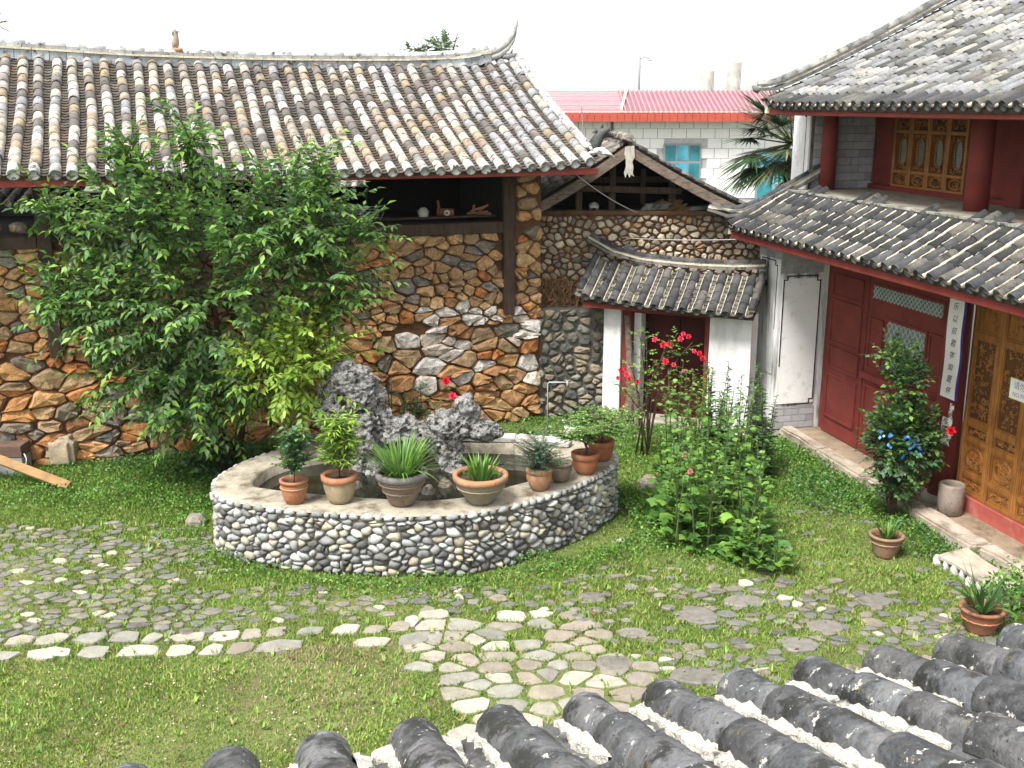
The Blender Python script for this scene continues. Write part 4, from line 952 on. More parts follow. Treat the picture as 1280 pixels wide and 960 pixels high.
# deck of the upper floor
dkk = MB().fbox(FR, -.75, 10, -1.25, .24, 3.86, 3.955).build('gallery_floor', mat('worn floor boards', (.33, .30, .24), var=.25, streak=((3, 3, 30), (.2, .18, .14), .5, .7)), house)
MB().fbox(FR, -.78, 10, .24, .36, 3.83, 3.935, (.3, .29, .26)).build('floor_edge', M['stonestep'], house, bevel=.01)
for k in range(36): MB().fbox(FR, -.76+.3*k, -.76+.3*k+.29, .30, .385, 3.937, 3.965, jitc((.26, .26, .23), .15)).build('edge_tile', M['pan'], dkk)
# upper storey
MB().fbox(FR, -1.35, -.82, -6, -.02, 3.7, 5.6).build('end_wall', M['white'], house)
b = MB()
for (a0, c0, a1, c1) in ((-1.24, 5.16, -.98, 5.16), (-.98, 5.16, -.94, 5.10), (-.94, 5.10, -.94, 4.16), (-.94, 4.16, -.99, 4.10), (-1.24, 4.10, -.99, 4.10)):
    b.fbox(FR, min(a0, a1)-.005, max(a0, a1)+.005, -.02, -.016, min(c0, c1)-.005, max(c0, c1)+.005)
b.build('painted_border', M['ink'], house)
ub = MB().fbox(FR, -.82, -.80, -1.2, -.05, 3.95, 5.5).build('side_wall', M['greymortar'], house)
brickface(FR, -1.18, -.1, 3.96, 5.3, 't', -.798, .012, ub, .26, .125)
column(-.62, -.28, 3.93, 5.6, .12, house)
column(3.10, -.32, 3.93, 5.6, .15, house); column(6.9, -.32, 3.93, 5.6, .15, house)
uw = MB().fbox(FR, -.8, 10, -1.3, -1.22, 3.95, 5.7).build('upper_facade', M['redwood'], house)
def upanel(t0, t1, z0, z1): panel(t0, t1, z0, z1, -1.22, uw, fw=.03)
MB().fbox(FR, -.8, 10, -1.22, -1.12, 3.95, 4.03).build('sill', M['redwood'], uw, bevel=.008)
upanel(-.78, -.22, 4.05, 5.35); upanel(1.74, 2.0, 4.05, 5.35); upanel(2.06, 2.7, 4.05, 5.35)
MB().fbox(FR, 2.72, 3.05, -1.20, -1.02, 3.96, 5.6).build('pilaster', M['redwood'], uw, bevel=.01)
for k in range(4): upanel(3.1+.8*k, 3.85+.8*k, 4.05, 5.35)
for i in range(4):
    t0 = -.17+i*.462; t1 = t0+.452; d = MB(); o0, o1 = -1.20, -1.14; st = .05
    d.fbox(FR, t0, t0+st, o0, o1, 4.03, 5.35); d.fbox(FR, t1-st, t1, o0, o1, 4.03, 5.35)
    for a, c in ((4.03, 4.07), (4.245, 4.295), (4.86, 4.91), (5.08, 5.35)): d.fbox(FR, t0+st+.001, t1-st-.001, o0, o1-.002, a, c)
    w = d.build('window', M['gold'], uw, bevel=.005)
    MB().fbox(FR, t0+st, t1-st, o0-.015, o0-.002, 4.05, 5.1).build('recess', bgm, w)
    MB().fbox(FR, t0+.15, t1-.15, o0, o0+.004, 4.40, 4.76).build('pane', M['pane'], w)
    c_ = carving(FR, t0+st+.01, t1-st-.01, 4.075, 4.24, o0+.015, w, 80+i, M['gold'], 9, r0=.05, ring=True, wd_=.009)
    carving(FR, t0+st+.01, t1-st-.01, 4.915, 5.075, o0+.015, w, 90+i, M['gold'], 12, r0=.045, wd_=.009)
    carving(FR, t0+st+.01, t1-st-.01, 4.30, 4.385, o0+.015, w, 95+i, M['gold'], 9, r0=.035, wd_=.009)
    carving(FR, t0+st+.01, t1-st-.01, 4.775, 4.855, o0+.015, w, 99+i, M['gold'], 9, r0=.035, wd_=.009)
    b = MB(); cx, cz = (t0+t1)/2, 4.58
    b.tube([FR(cx+math.copysign(abs(math.cos(a))**.6, math.cos(a))*.085, o0+.02, cz+math.copysign(abs(math.sin(a))**.7, math.sin(a))*.20) for a in [k*math.pi/8 for k in range(17)]], .012, 5, None, False)
    for k in range(9):
        for s in (-1, 1): zc = 4.42+.042*k; b.tube([FR(cx+s*(.095), o0+.02, zc), FR(cx+s*(.125), o0+.022, zc+.02), FR(cx+s*.135, o0+.02, zc-.01)], .007, 4)
    b.build('carving', M['gold'], w, True)
# upper roof
def usurf(a, b):
    t = a-.90; lift = .14*max(0, .6-a)**2*1.5; g = lambda x: 5.26+.40*x+.022*x*x+lift
    p = FR(t, .75-b, g(b)); q = FR(t, .73-b, g(b+.02)); u = (q-p).normalized(); e = Vector((.237, -.9715, 0)); n = e.cross(u)
    if n.z < 0: n = -n
    return p, e, u, n
urf = deck(usurf, -.02, 10.5, 0, 4.6, .06, 'roof', M['wood'], house, 20, 8)
upal = [(0.222, 0.226, 0.233), (0.178, 0.181, 0.185), (0.266, 0.266, 0.266), (0.141, 0.141, 0.144), (0.296, 0.289, 0.266), (0.074, 0.074, 0.068), (0.2, 0.204, 0.218), (0.244, 0.237, 0.215), (0.111, 0.107, 0.1), (0.281, 0.281, 0.281)]
tile_roof(urf, usurf, [.10+.235*i for i in range(42)], 4.55, .30, .074, .235, upal, [(.06, .055, .05), (.09, .085, .075)], M['tile'], M['pan'], 300, .010, mortar=M['mortar'], mwid=.016, mlen=.35, eavepal=bl, pan_expo=.13)  # pans darkened here too, painting shade between the cover rows
def urear(a, b): return FR(a-.90, -3.85-b, usurf(a, 4.6)[0].z-.35*b), Vector((.237, -.97, 0)), None, Vector((0, 0, 1))
deck(urear, -.02, 10.5, 0, 4.4, .06, 'rear_roof', M['pan'], house, 6, 3)
MB().fbox(FR, -.86, 9.6, .62, .70, 5.13, 5.23).build('eave_board', M['redwood'], house, bevel=.01)
MB().fbox(FR, -1.3, 9.6, -6, -.15, 5.48, 5.52).build('ceiling', M['wood'], house)
b = MB()
for k in range(25): t = -.7+.4*k; b.beam(FR(t, .55, 5.16), FR(t, -1.2, 5.78), .07, .07)
b.build('rafters', M['wood'], house)
ur = empty('ridge', FR(-.9, -1, 6), parent=house)
up_ = []
for k, bb in enumerate([-.12, 0.0, .15, .4, .8, 1.3, 1.9, 2.6, 3.4, 4.3, 4.6]):
    x = max(0, bb); z = 5.26+.40*x+.022*x*x+.16+(.10*((.4-bb)/.7)**2 if bb < .4 else 0); up_.append(FR(-.90, .75-bb, z+.02))
ridge(ur, up_, [(.09, .05, [(.14, .14, .14)], 'ridge_course', M['darktile'], .28), (.07, .03, [(.5, .5, .47)], 'ridge_course', M['mortar'], .5), (.08, .03, [(.13, .13, .13)], 'ridge_course', M['darktile'], .3)], (.07, [(.15, .15, .15), (.2, .2, .19), (.28, .27, .24)], M['darktile']), side=(.237, -.9715, 0), seg=.24)
MB().fbox(FR, -.92, -.84, .1, .74, 5.16, 5.36, (.45, .43, .36)).build('ridge_filler', M['mortar'], ur, rough=.01)
MB().tube([FR(-.9, .86, 5.50), FR(-.93, .92, 5.53), FR(-.95, .96, 5.58)], [.05, .05, .02], 7, (.14, .14, .14)).build('ridge_tip', M['darktile'], ur, True)
# ================================================================== POND
rg = random.Random(14)
pond = empty('fish_pond', (-1.2, 13, 0), 'raised oval fish pond faced with grey and white river pebbles, mossy cement rim', 'pond')
n = len(po); poo = [Vector((p.x, p.y)) for p in po]; L = [0]
for i in range(n): L.append(L[-1]+(poo[(i+1) % n]-poo[i]).length)
def pomap(u, v, h):
    u = u % L[-1]; i = max(0, min(n-1, int(np.searchsorted(L, u))-1)); a, b = poo[i], poo[(i+1) % n]
    p = a.lerp(b, (u-L[i])/(L[i+1]-L[i])); d = (poo[(i+2) % n]-poo[(i-1) % n]).normalized(); nn = Vector((d.y, -d.x)); q = p+nn*(h-.05)
    return Vector((q.x, q.y, v))
if (pomap(0, 0, 1)-Vector((-1.2, 13, 0))).length < (pomap(0, 0, -1)-Vector((-1.2, 13, 0))).length:
    _f = pomap; pomap = lambda u, v, h, _f=_f: _f(u, v, .10-h)
V = []; F = []; m_ = 160
for k in range(m_):
    u = L[-1]*k/m_
    for z in (-.05, .35, PZ-.03): V.append(pomap(u, z, 0))
for k in range(m_):
    for j in range(2): F.append((3*k+j, 3*((k+1) % m_)+j, 3*((k+1) % m_)+j+1, 3*k+j+1))
pw = mk('wall', V, F, M['greymortar'], pond, None, True)
S = []; pbp = [(.29, .295, .30), (.37, .37, .365), (.22, .22, .225), (.48, .475, .46), (.35, .32, .25), (.15, .15, .152), (.40, .37, .30), (.09, .09, .09), (.31, .30, .28)]
for poly in voronoi(0, L[-1], .0, PZ-.075, .140, .092, 1.05, K=13, seed=6, extra=.3):
    V, F = stone(poly, pomap, rg.uniform(.004, .013), rg.uniform(.03, .065), top=.60, nmax=9, rough=.18, rnd=.26, rg=rg)
    z = V[-1].z; S.append((V, F, jitc(rg.choice(pbp if z > .3 else pbp[:3]+pbp[4:8]), .14, rg)))
u = 0
while u < L[-1]:
    w = rg.uniform(.07, .20); a = [(u+.003, PZ-.072), (u+w*.5, PZ-.078), (u+w-.003, PZ-.07), (u+w, PZ-.03), (u+w*.8, PZ-.002), (u+w*.3, PZ+.002), (u, PZ-.03)]
    V, F = stone(a, pomap, .004, rg.uniform(.04, .055), top=.62, nmax=9, rough=.1, rnd=.25, rg=rg); S.append((V, F, jitc(rg.choice([(.36, .365, .37), (.29, .295, .30), (.42, .42, .41), (.22, .22, .21)]), .16, rg))); u += w
lay(S, pw, 'pebble', M['pebble'], True, 300, kindname='pebbles')
# rim
V = []; F = []; m_ = 120
def inner(k): i = k*len(pi_)/m_; a = int(i); return Vector(pi_[a % len(pi_)]).lerp(Vector(pi_[(a+1) % len(pi_)]), i-a)
io = []
for k in range(m_):
    q = inner(k); best = min(range(n), key=lambda i: (poo[i]-Vector(q[:2])).length); io.append((q, poo[best]))
cen = Vector((-1.15, 13.2))
for k in range(m_):
    q, _ = io[k]; d = (Vector(q[:2])-cen); a = math.atan2(d.y, d.x)
    o_ = min(poo, key=lambda p: abs(((math.atan2(p.y-cen.y, p.x-cen.x)-a+math.pi) % (2*math.pi))-math.pi)); q = Vector(q[:2])
    for t, z in ((.965, PZ-.02), (.9, PZ-.004), (.5, PZ-.008), (.1, PZ-.0), (0.0, PZ-.015), (0, .2)):
        p = q.lerp(o_, t); V.append((p.x+.012*noise.noise(Vector((p.x*5, p.y*5, z))), p.y+.012*noise.noise(Vector((p.x*5, p.y*5, z+9))), z+.012*noise.noise(Vector((p.x*3, p.y*3, 1)))))
for k in range(m_):
    for j in range(5): F.append((6*k+j, 6*((k+1) % m_)+j, 6*((k+1) % m_)+j+1, 6*k+j+1))
mk('rim', V, F, M['concrete'], pond, None, True)
fl = [Vector((p[0]*1.0, p[1], .30)) for p in pi_]
mk('pond_bottom', [Vector((p[0], p[1], .22)) for p in pi_], [tuple(range(len(pi_)))], M['soil'], pond)
wm = mat('murky water', (.016, .016, .010), rough=.04, var=.5, vscale=4, bump=.02, bscale=10, spec=.5)
sh = [Vector((-1.15+(p[0]+1.15)*1.02, 13.2+(p[1]-13.2)*1.02, .60)) for p in pi_]
mk('pond_water', sh, [tuple(range(len(sh)))], wm, None, None, kind='structure')
# low pale coping along the back of the pool
b = MB(); 
for k, (x0, y0, x1, y1) in enumerate(((-.95, 14.42, .05, 14.36), (.07, 14.36, .80, 14.12), (-2.0, 14.22, -.97, 14.42))):
    MB().beam((x0, y0, .80), (x1, y1, .80), .20, .08, c=(.44, .42, .39)).build('coping_slab', M['stonestep'], pond, bevel=.015, rough=.01)

# ---- scholar's rock
def rockmesh(lumps, seed, amp=.10):
    bm = bmesh.new()
    for (c, r) in lumps:
        t = bmesh.new(); bmesh.ops.create_icosphere(t, subdivisions=5, radius=1)
        for v in t.verts:
            d = v.co.normalized(); p = Vector((c[0]+d.x*r[0], c[1]+d.y*r[1], c[2]+d.z*r[2])); q = p*1.0+Vector((seed, 0, 0))
            n1 = noise.noise(q*3.2); dist = noise.voronoi(q*6.5)[0]; pit = max(0, .42-dist[0])/.42
            d2 = noise.voronoi(q*14)[0]; pit2 = max(0, .42-d2[0])/.42; k = 1+.42*n1+.22*noise.noise(q*7.5)-.34*pit**.8-.22*pit2+.10*noise.noise(q*24)
            v.co = Vector((c[0]+d.x*r[0]*k, c[1]+d.y*r[1]*k, c[2]+d.z*r[2]*k))
        me_ = bpy.data.meshes.new('t'); t.to_mesh(me_); bm.from_mesh(me_); t.free(); bpy.data.meshes.remove(me_)
    me = bpy.data.meshes.new('scholar_rock'); bm.to_mesh(me); bm.free(); return me
lumps = [((-2.30, 13.85, 1.40), (.40, .30, .26)), ((-2.44, 13.85, 1.22), (.24, .22, .2)), ((-2.12, 13.85, 1.74), (.34, .24, .22)), ((-1.98, 13.85, 1.52), (.28, .24, .26)), ((-1.92, 13.85, 1.20), (.40, .3, .26)), ((-1.55, 13.85, 1.06), (.42, .3, .22)), ((-1.15, 13.85, 1.02), (.42, .28, .21)), ((-.82, 13.8, 1.14), (.34, .28, .24)), ((-.60, 13.8, 1.32), (.19, .19, .22)), ((-.42, 13.8, 1.10), (.30, .22, .15)), ((-.25, 13.8, 1.04), (.14, .14, .09)),
         ((-1.95, 13.7, .78), (.26, .26, .38)), ((-1.80, 13.6, .46), (.26, .24, .32)), ((-.80, 13.7, .78), (.18, .18, .36)), ((-1.42, 13.9, .70), (.26, .22, .32)), ((-2.2, 13.85, 1.94), (.13, .12, .10)), ((-.58, 13.8, 1.52), (.09, .09, .07)), ((-.74, 13.6, .54), (.18, .16, .16)), ((-2.42, 13.85, 1.62), (.18, .15, .16))]
me = rockmesh(lumps, 3.3); me.materials.append(M['rockery'])
for v in me.vertices: v.co -= Vector((-1.3, 13.8, .3))
o = linkme('scholar_rock', me, (-1.3, 13.8, .3)); tagp(o, 'craggy pitted grey limestone rockery rising in the pond, taller at its left end', 'rockery')
for (x, y, s_, lb) in ((-1.35, 12.75, .14, 'behind the fountain-leaved pot'), (-1.05, 12.7, .11, 'between the strap-leaf pot and the wide bowl'), (-.85, 12.95, .12, 'nearest the rockery\'s right foot'), (-2.0, 12.9, .15, 'behind the bamboo pot')):
    poly = [(s_*math.cos(a)*rg.uniform(.8, 1.1), s_*.7*math.sin(a)*rg.uniform(.8, 1.1)) for a in [k*.9 for k in range(7)]]
    V, F = stone(poly, lambda u, v, h: Vector((x+u, y+v, .52+h)), 0, .16, rg=rg)
    mk('pond_stone', V, F, M['rock'], None, (.10, .09, .075), label='dark wet stone in the pond water '+lb, cat='stone', group='wet stones in the pond water')

# ================================================================== PLANT BUILDERS
G_dark = [(.040, .10, .030), (.050, .125, .035), (.032, .08, .028)]
G_mid = [(.085, .20, .04), (.11, .23, .05), (.075, .17, .045)]
G_lite = [(.16, .30, .05), (.20, .34, .06), (.13, .26, .05)]
G_yel = [(.30, .42, .06), (.26, .38, .05), (.20, .34, .05)]
G_blue = [(.07, .15, .09), (.09, .18, .11), (.055, .12, .075)]
def shoots(lf, starts, dirs, lens, nl, size, wid, pal, droopy=.35, spread=1.0, jl=.25, stems=None, palend=None):
    for i, (p, d, l) in enumerate(zip(starts, dirs, lens)):
        p = Vector(p); d = Vector(d).normalized(); P = []; q = p.copy(); k_ = 8
        for j in range(k_+1):
            P.append(q.copy()); d = (d+Vector((0, 0, -droopy*l/k_))+Vector((R_.uniform(-1, 1), R_.uniform(-1, 1), R_.uniform(-1, 1)))*.07).normalized(); q = q+d*(l/k_)
        if stems is not None: stems.tube([P[0], P[3], P[6], P[8]], [.008, .006, .004, .002], 4, (.10, .09, .04), False)
        ts = (np.arange(nl)+.6)/nl; idx = ts*k_*.999; ii = idx.astype(int); fr_ = (idx-ii)[:, None]; A = np.array([tuple(v) for v in P])
        pos = A[ii]*(1-fr_)+A[ii+1]*fr_; tan = norm(A[ii+1]-A[ii])
        sdv = norm(np.cross(tan, [0, 0, 1.])+1e-6); sg = np.where(np.arange(nl) % 2 == 0, 1, -1)[:, None]
        ax = norm(tan*.55+sdv*sg*spread*.8+np.random.normal(size=(nl, 3))*.22+np.array([0, 0, -.25*droopy])); ax[-1] = tan[-1]
        nr = norm(np.cross(sdv, tan)*1.0+np.random.normal(size=(nl, 3))*.35); nr *= np.where(nr[:, 2:3] < 0, -1, 1)
        pl = pal(pos) if callable(pal) else pick(pal, nl)
        if palend is not None and R_.random() < .5: pl[-3:] = pick(palend, min(3, nl))
        lf.add(pos, ax, nr, size*np.random.uniform(1-jl, 1+jl, nl), wid, pl, droop=.18)
def cloud_tree(name, lab, cat, base, limbs, ells, nsh, ln, nl, size, wid, palf, m=M['leaf'], trunk_r=.05, droop=.5, group=None, palend=None, upb=.35):
    t = empty(name, base, lab, cat, group); b = MB()
    for P, r in limbs: b.tube(P, r, 7, (.1, .07, .05))
    b.build('trunk', M['bark'], t, True)
    st = MB(); lf = Leaves(); w = np.array([e[2] for e in ells], float); w /= w.sum(); starts = []; dirs = []; lens = []
    base_c = Vector(base)
    for i in range(nsh):
        (c, r, _) = ells[np.random.choice(len(ells), p=w)]; d = rdir(1, .15)[0]; u = random.random()**.38
        p = Vector((c[0]+d[0]*r[0]*u, c[1]+d[1]*r[1]*u, c[2]+d[2]*r[2]*u)); dd = Vector((d[0], d[1], d[2]+upb)); starts.append(p-dd.normalized()*ln*.6*R_.uniform(.5, 1)); dirs.append(dd); lens.append(ln*R_.uniform(.6, 1.3))
    shoots(lf, starts, dirs, lens, nl, size, wid, palf, droop, stems=st, palend=palend)
    st.build('twigs', M['bark'], t, kind='stuff'); lf.build('crown', m, t, wloc(t), kind='stuff')
    return t

# ---- the big tree
def bigpal(pos):
    n_ = len(pos); c = pick(G_dark+G_mid+G_mid+G_lite[:1]+[(.13, .20, .08), (.10, .18, .08)], n_, .28); p = pos[0]
    k = .5*noise.noise(Vector(p)*1.4)+noise.noise(Vector(p)*4)*.3
    ylw = max(0, 1-((p[0]+2.85)**2/.75+(p[2]-1.95)**2/.7)) if p[1] < 14.7 else 0
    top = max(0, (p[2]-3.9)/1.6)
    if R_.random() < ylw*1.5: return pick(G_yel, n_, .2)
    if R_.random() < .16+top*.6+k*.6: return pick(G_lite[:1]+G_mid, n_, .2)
    return c
E_ = [((-4.1, 14.3, 2.9), (1.75, 1.25, 1.55), 6), ((-5.0, 14.4, 3.85), (.95, .8, .7), 2.0), ((-2.95, 14.4, 3.85), (.95, .8, .75), 2.0), ((-5.6, 14.4, 2.7), (.75, .7, .75), 1.6), ((-2.95, 13.95, 1.95), (.80, .72, .75), 2.4), ((-4.9, 14.3, 1.7), (1.0, .8, .55), 1.5), ((-4.2, 14.4, 4.85), (.30, .3, .5), .5), ((-5.0, 14.4, 4.6), (.25, .25, .35), .3), ((-2.35, 14.3, 3.0), (.6, .6, .7), 1.1), ((-2.5, 14.4, 4.4), (.25, .25, .35), .3), ((-6.05, 14.3, 4.0), (.35, .35, .25), .35), ((-2.1, 14.3, 3.7), (.4, .35, .2), .3), ((-6.1, 14.3, 2.75), (.4, .35, .25), .3)]
limbs = []
for (dx, dy, tx, ty, tz) in ((0, 0, -4.1, 14.6, 3.0), (.1, .1, -3.2, 14.3, 2.6), (-.1, 0, -5.1, 14.5, 2.9), (.05, -.1, -4.3, 14.1, 2.2), (-.05, .1, -4.6, 14.8, 4.2)):
    p0 = Vector((-4.25+dx, 15.2+dy, 0)); p3 = Vector((tx, ty, tz)); P = [p0, p0.lerp(p3, .35)+Vector((R_.uniform(-.1, .1), .1, .1)), p0.lerp(p3, .7)+Vector((R_.uniform(-.1, .1), 0, .1)), p3]; limbs.append((P, [.085, .06, .045, .02]))
    for k in range(4): a = p0.lerp(p3, R_.uniform(.5, .95)); limbs.append(([a, a+Vector((R_.uniform(-.6, .6), R_.uniform(-.4, .4), R_.uniform(.2, .6)))], [.025, .008]))
cloud_tree('tree', 'large bushy broadleaf tree in front of the barn wall, yellow-green lower right', 'tree', (-4.25, 15.2, 0), limbs, E_+[((-4.3, 14.1, 1.5), (.9, .7, .55), 1.8)], 1550, .55, 14, .125, .22, bigpal, droop=.9, palend=G_lite)

# ---- ivy and seedlings round its foot
def patch(name, lab, cat, cx, cy, rx, ry, nl, size, zmax, pal, z0=0, lobed=True, kind=None, group=None, cupz=None):
    lf = Leaves(); a = np.random.uniform(0, 2*math.pi, nl); r = np.sqrt(np.random.rand(nl)); x = cx+rx*r*np.cos(a); y = cy+ry*r*np.sin(a)
    hz = zmax*(1-.75*r**2)*(.6+.4*np.random.rand(nl)); z = z0+hz*np.random.rand(nl)**.45
    nr = rdir(nl, 2.0); nr[:, 2] = abs(nr[:, 2]); ax = rdir(nl, 0.1); pos = np.stack([x, y, z], 1)
    if lobed: lf.lobed(pos, ax, nr, size*np.random.uniform(.6, 1.3, nl), pick(pal, nl, .25))
    else: lf.add(pos, ax, nr, size*np.random.uniform(.6, 1.3, nl), .3, pick(pal, nl, .25))
    return lf.build(name, M['leaf'], None, (cx, cy, z0), label=lab, cat=cat, group=group, kind=kind)
patch('ivy', 'dark ivy patch round the foot of the big tree', 'ivy', -4.1, 15.0, .8, .6, 900, .05, .75, G_dark+G_mid[:1])
patch('ground_ivy', 'dense low green creeper bank behind the pond by the stone wall', 'creeper', .25, 15.7, .95, .75, 3200, .045, .50, G_dark+G_mid)
patch('weed_clump', 'bright weed clump sprouting against the pebble face at its front', 'weeds', .35, 11.85, .38, .26, 700, .028, .24, G_mid+G_lite[:1], lobed=False)
patch('weed_clump', 'dark leafy weeds between the edge stones and the rose bush', 'weeds', 4.35, 14.3, .45, .9, 900, .05, .30, G_mid+G_dark, lobed=False)
patch('weed_clump', 'green weeds along the foot of the worn step on the right', 'weeds', 5.0, 12.6, .38, .65, 900, .045, .28, G_mid+G_dark+G_lite[:1], lobed=False)
patch('shrub', 'pale green leafy shrub at the right edge beyond the potted lily', 'shrub', 5.32, 10.55, .38, .35, 900, .06, .75, G_mid+G_lite, lobed=False)
patch('weed_clump', 'dark weeds at the foot of the rubble wall beside the stone block', 'weeds', -5.4, 15.4, .9, .35, 900, .04, .28, G_dark+G_mid, lobed=False)

# ---- potted plants
def pot(base, prof, c, lab, rimc=None, bands=(), soil=True, group='potted plants on the pond rim', n=30):
    t = empty('potted_plant', base, lab, 'potted plant', group); b = MB(); h = prof[-1][1]; r = prof[-1][0]
    b.lathe(prof+[(r+.018, h), (r+.02, h+.03), (r-.012, h+.035), (r-.02, h-.01)], base, n, c, bot=True).lathe([(r-.02, h-.01), (r-.03, h-.09)], base, n, c)
    p_ = b.build('pot', M['terra'], t, True)
    if rimc: MB().lathe([(r+.012, h-.035), (r+.026, h-.025), (r+.028, h+.036), (r-.02, h+.042), (r-.026, h+.0)], base, n, rimc).build('pot_rim', M['terra'], p_, True)
    for z, rr in bands: MB().tube([Vector(base)+Vector((rr*math.cos(a), rr*math.sin(a), z+.004*math.sin(a*17))) for a in [k*2*math.pi/40 for k in range(41)]], .009, 5, tuple(min(1, x*1.5) for x in c), False).build('pot_band', M['terra'], p_, True)
    MB().lathe([(r-.02, h-.045), (r*.6, h-.035), (.01, h-.03)], base, 18, None).build('soil', M['soil'], t, True)
    return t, Vector(base)+Vector((0, 0, h-.03)), r
Z = PZ+.002
tc = (.32, .13, .065); dkc = (.15, .11, .085)
def bushy(t, top, hgt, rx, nsh, nl, size, wid, pal, stemr=.008, droop=.3, ln=.14, tr=1, lean=(0, 0), zlo=.25, m=M['leaf'], stemc=(.12, .08, .05)):
    b = MB(); lf = Leaves(); starts = []; dirs = []; lens = []
    for k in range(tr):
        a = k*2.4; e = Vector((rx*.35*math.cos(a)*(tr > 1)+lean[0], rx*.35*math.sin(a)*(tr > 1)+lean[1], hgt*R_.uniform(.75, 1))); P = [top+e*(j/5)+Vector((R_.uniform(-.015, .015), R_.uniform(-.015, .015), 0))*j for j in range(6)]
        b.tube(P, [stemr*(1-.13*j) for j in range(6)], 6, stemc)
        for i in range(nsh//tr):
            f = R_.uniform(zlo, 1); j = min(4, int(f*5)); p = P[j].lerp(P[j+1], f*5-j if f < 1 else 1); a2 = R_.uniform(0, 6.28); d = Vector((math.cos(a2), math.sin(a2), R_.uniform(.1, .8))); starts.append(p); dirs.append(d); lens.append(min(rx, ln)*R_.uniform(.6, 1.3)+rx*.3*(1-f))
    st = MB(); shoots(lf, starts, dirs, lens, nl, size, wid, pal, droop, stems=st)
    b.build('stem', M['bark'], t, True); st.build('twigs', M['bark'], t, kind='stuff'); lf.build('foliage', m, t, wloc(t), kind='stuff')
def strappy(t, top, nb, l0, l1, w, pal, arch, rb, up=1.0, name='foliage'):
    lf = Leaves()
    for k in range(nb):
        a = R_.uniform(0, 6.28); r = rb*math.sqrt(R_.random()); inc = R_.uniform(.12, .9); d = (math.cos(a)*inc, math.sin(a)*inc, up); l = R_.uniform(l0, l1)
        lf.blade((top.x+r*math.cos(a), top.y+r*math.sin(a), top.z), d, l, w*R_.uniform(.7, 1.2), arch*l*R_.uniform(.5, 1.3)*(.4+inc), pick(pal, 1, .2)[0])
    lf.build(name, M['leaf'], t, wloc(t), kind='stuff')
# left to right
t, top, r = pot((-2.56, 11.98, Z), [(.105, 0), (.13, .06), (.155, .15), (.155, .22), (.15, .25)], tc, 'small terracotta pot with a twiggy dark-leaved shrub, leftmost on the pond rim', bands=[(.19, .158)])
bushy(t, top, .66, .30, 120, 9, .055, .34, G_mid+G_dark+G_blue, ln=.16)
t, top, r = pot((-2.03, 12.02, Z), [(.13, 0), (.155, .05), (.185, .16), (.195, .25), (.19, .29)], (.33, .26, .17), 'mossy clay pot with orange lip holding yellow-green bamboo, on the pond rim', rimc=(.33, .14, .07))
bushy(t, top, .90, .26, 150, 8, .11, .11, G_yel+G_lite, stemr=.006, droop=.5, ln=.15, tr=3)
t, top, r = pot((-1.29, 11.93, Z), [(.14, 0), (.16, .03), (.20, .13), (.255, .24), (.275, .31), (.28, .36)], dkc, 'dark banded pot with a fountain of grassy strap leaves, beside the bamboo pot', rimc=(.14, .13, .14), bands=[(.17, .222), (.27, .268), (.30, .272)])
strappy(t, top, 230, .36, .70, .020, G_lite+G_mid, .60, .15)
t, top, r = pot((-.37, 11.98, Z), [(.14, 0), (.15, .03), (.19, .08), (.26, .16), (.295, .25), (.30, .31)], (.22, .19, .14), 'wide grey-brown bowl pot with orange lip and stubby lily leaves', rimc=(.36, .17, .09), bands=[(.20, .278)])
strappy(t, top, 60, .22, .38, .036, G_mid+G_lite, .3, .10); strappy(t, top, 150, .05, .1, .015, G_lite+G_mid, .3, .25, name='sprouts')
t, top, r = pot((.33, 12.42, Z), [(.095, 0), (.12, .05), (.155, .14), (.155, .2), (.135, .24)], (.36, .19, .11), 'terracotta jar pot with a small blue-green fir seedling on the pond rim', rimc=(.40, .2, .1))
bushy(t, top, .40, .30, 110, 18, .05, .11, G_blue, droop=.1, ln=.26, zlo=.1, stemr=.009)
t, top, r = pot((.60, 12.72, Z), [(.09, 0), (.12, .06), (.145, .14), (.14, .19), (.135, .21)], (.17, .13, .10), 'small dark brown pot with only low sprouts, between the fir pot and the bonsai pot')
strappy(t, top, 40, .04, .09, .02, G_mid+G_dark, .3, .09)
def bonsai(base, lab, top_h, rx, sc_=1.0):
    t, top, r = pot(base, [(.11, 0), (.14, .05), (.165, .13), (.16, .2), (.155, .23)], (.33, .115, .055), lab, rimc=(.35, .13, .065)); b = MB(); starts = []; dirs = []; lens = []
    tr_ = [top, top+Vector((.02, 0, .12)), top+Vector((-.03, 0, .24)), top+Vector((.03, 0, top_h*.8))]; b.tube(tr_, [.022, .018, .014, .008], 7, (.06, .045, .035))
    for k in range(7):
        a = k*.9+.3; e = Vector((rx*.75*math.cos(a), rx*.6*math.sin(a), top_h*R_.uniform(.55, 1.0))); p = tr_[1].lerp(tr_[3], R_.uniform(.1, .9)); q = top+e; b.tube([p, p.lerp(q, .5)+Vector((0, 0, .04)), q], [.011, .007, .003], 5, (.07, .05, .04))
        for i in range(26): f = R_.uniform(.25, 1); s_ = p.lerp(q, f); aa = R_.uniform(0, 6.28); starts.append(s_); dirs.append(Vector((math.cos(aa), math.sin(aa), .25))); lens.append(rx*.42*R_.uniform(.6, 1.2))
    b.build('stem', M['bark'], t, True); lf = Leaves(); st = MB(); shoots(lf, starts, dirs, lens, 14, .04, .36, G_lite+G_mid+G_mid, .25, stems=st); st.build('twigs', M['bark'], t, kind='stuff'); lf.build('foliage', M['leaf'], t, wloc(t), kind='stuff')
bonsai((.93, 13.02, Z), 'orange terracotta pot with a feathery spreading bonsai, second from the right end of the rim', .52, .60)
bonsai((1.17, 13.55, Z), 'orange terracotta pot with a feathery bonsai at the right end of the rim', .52, .58)
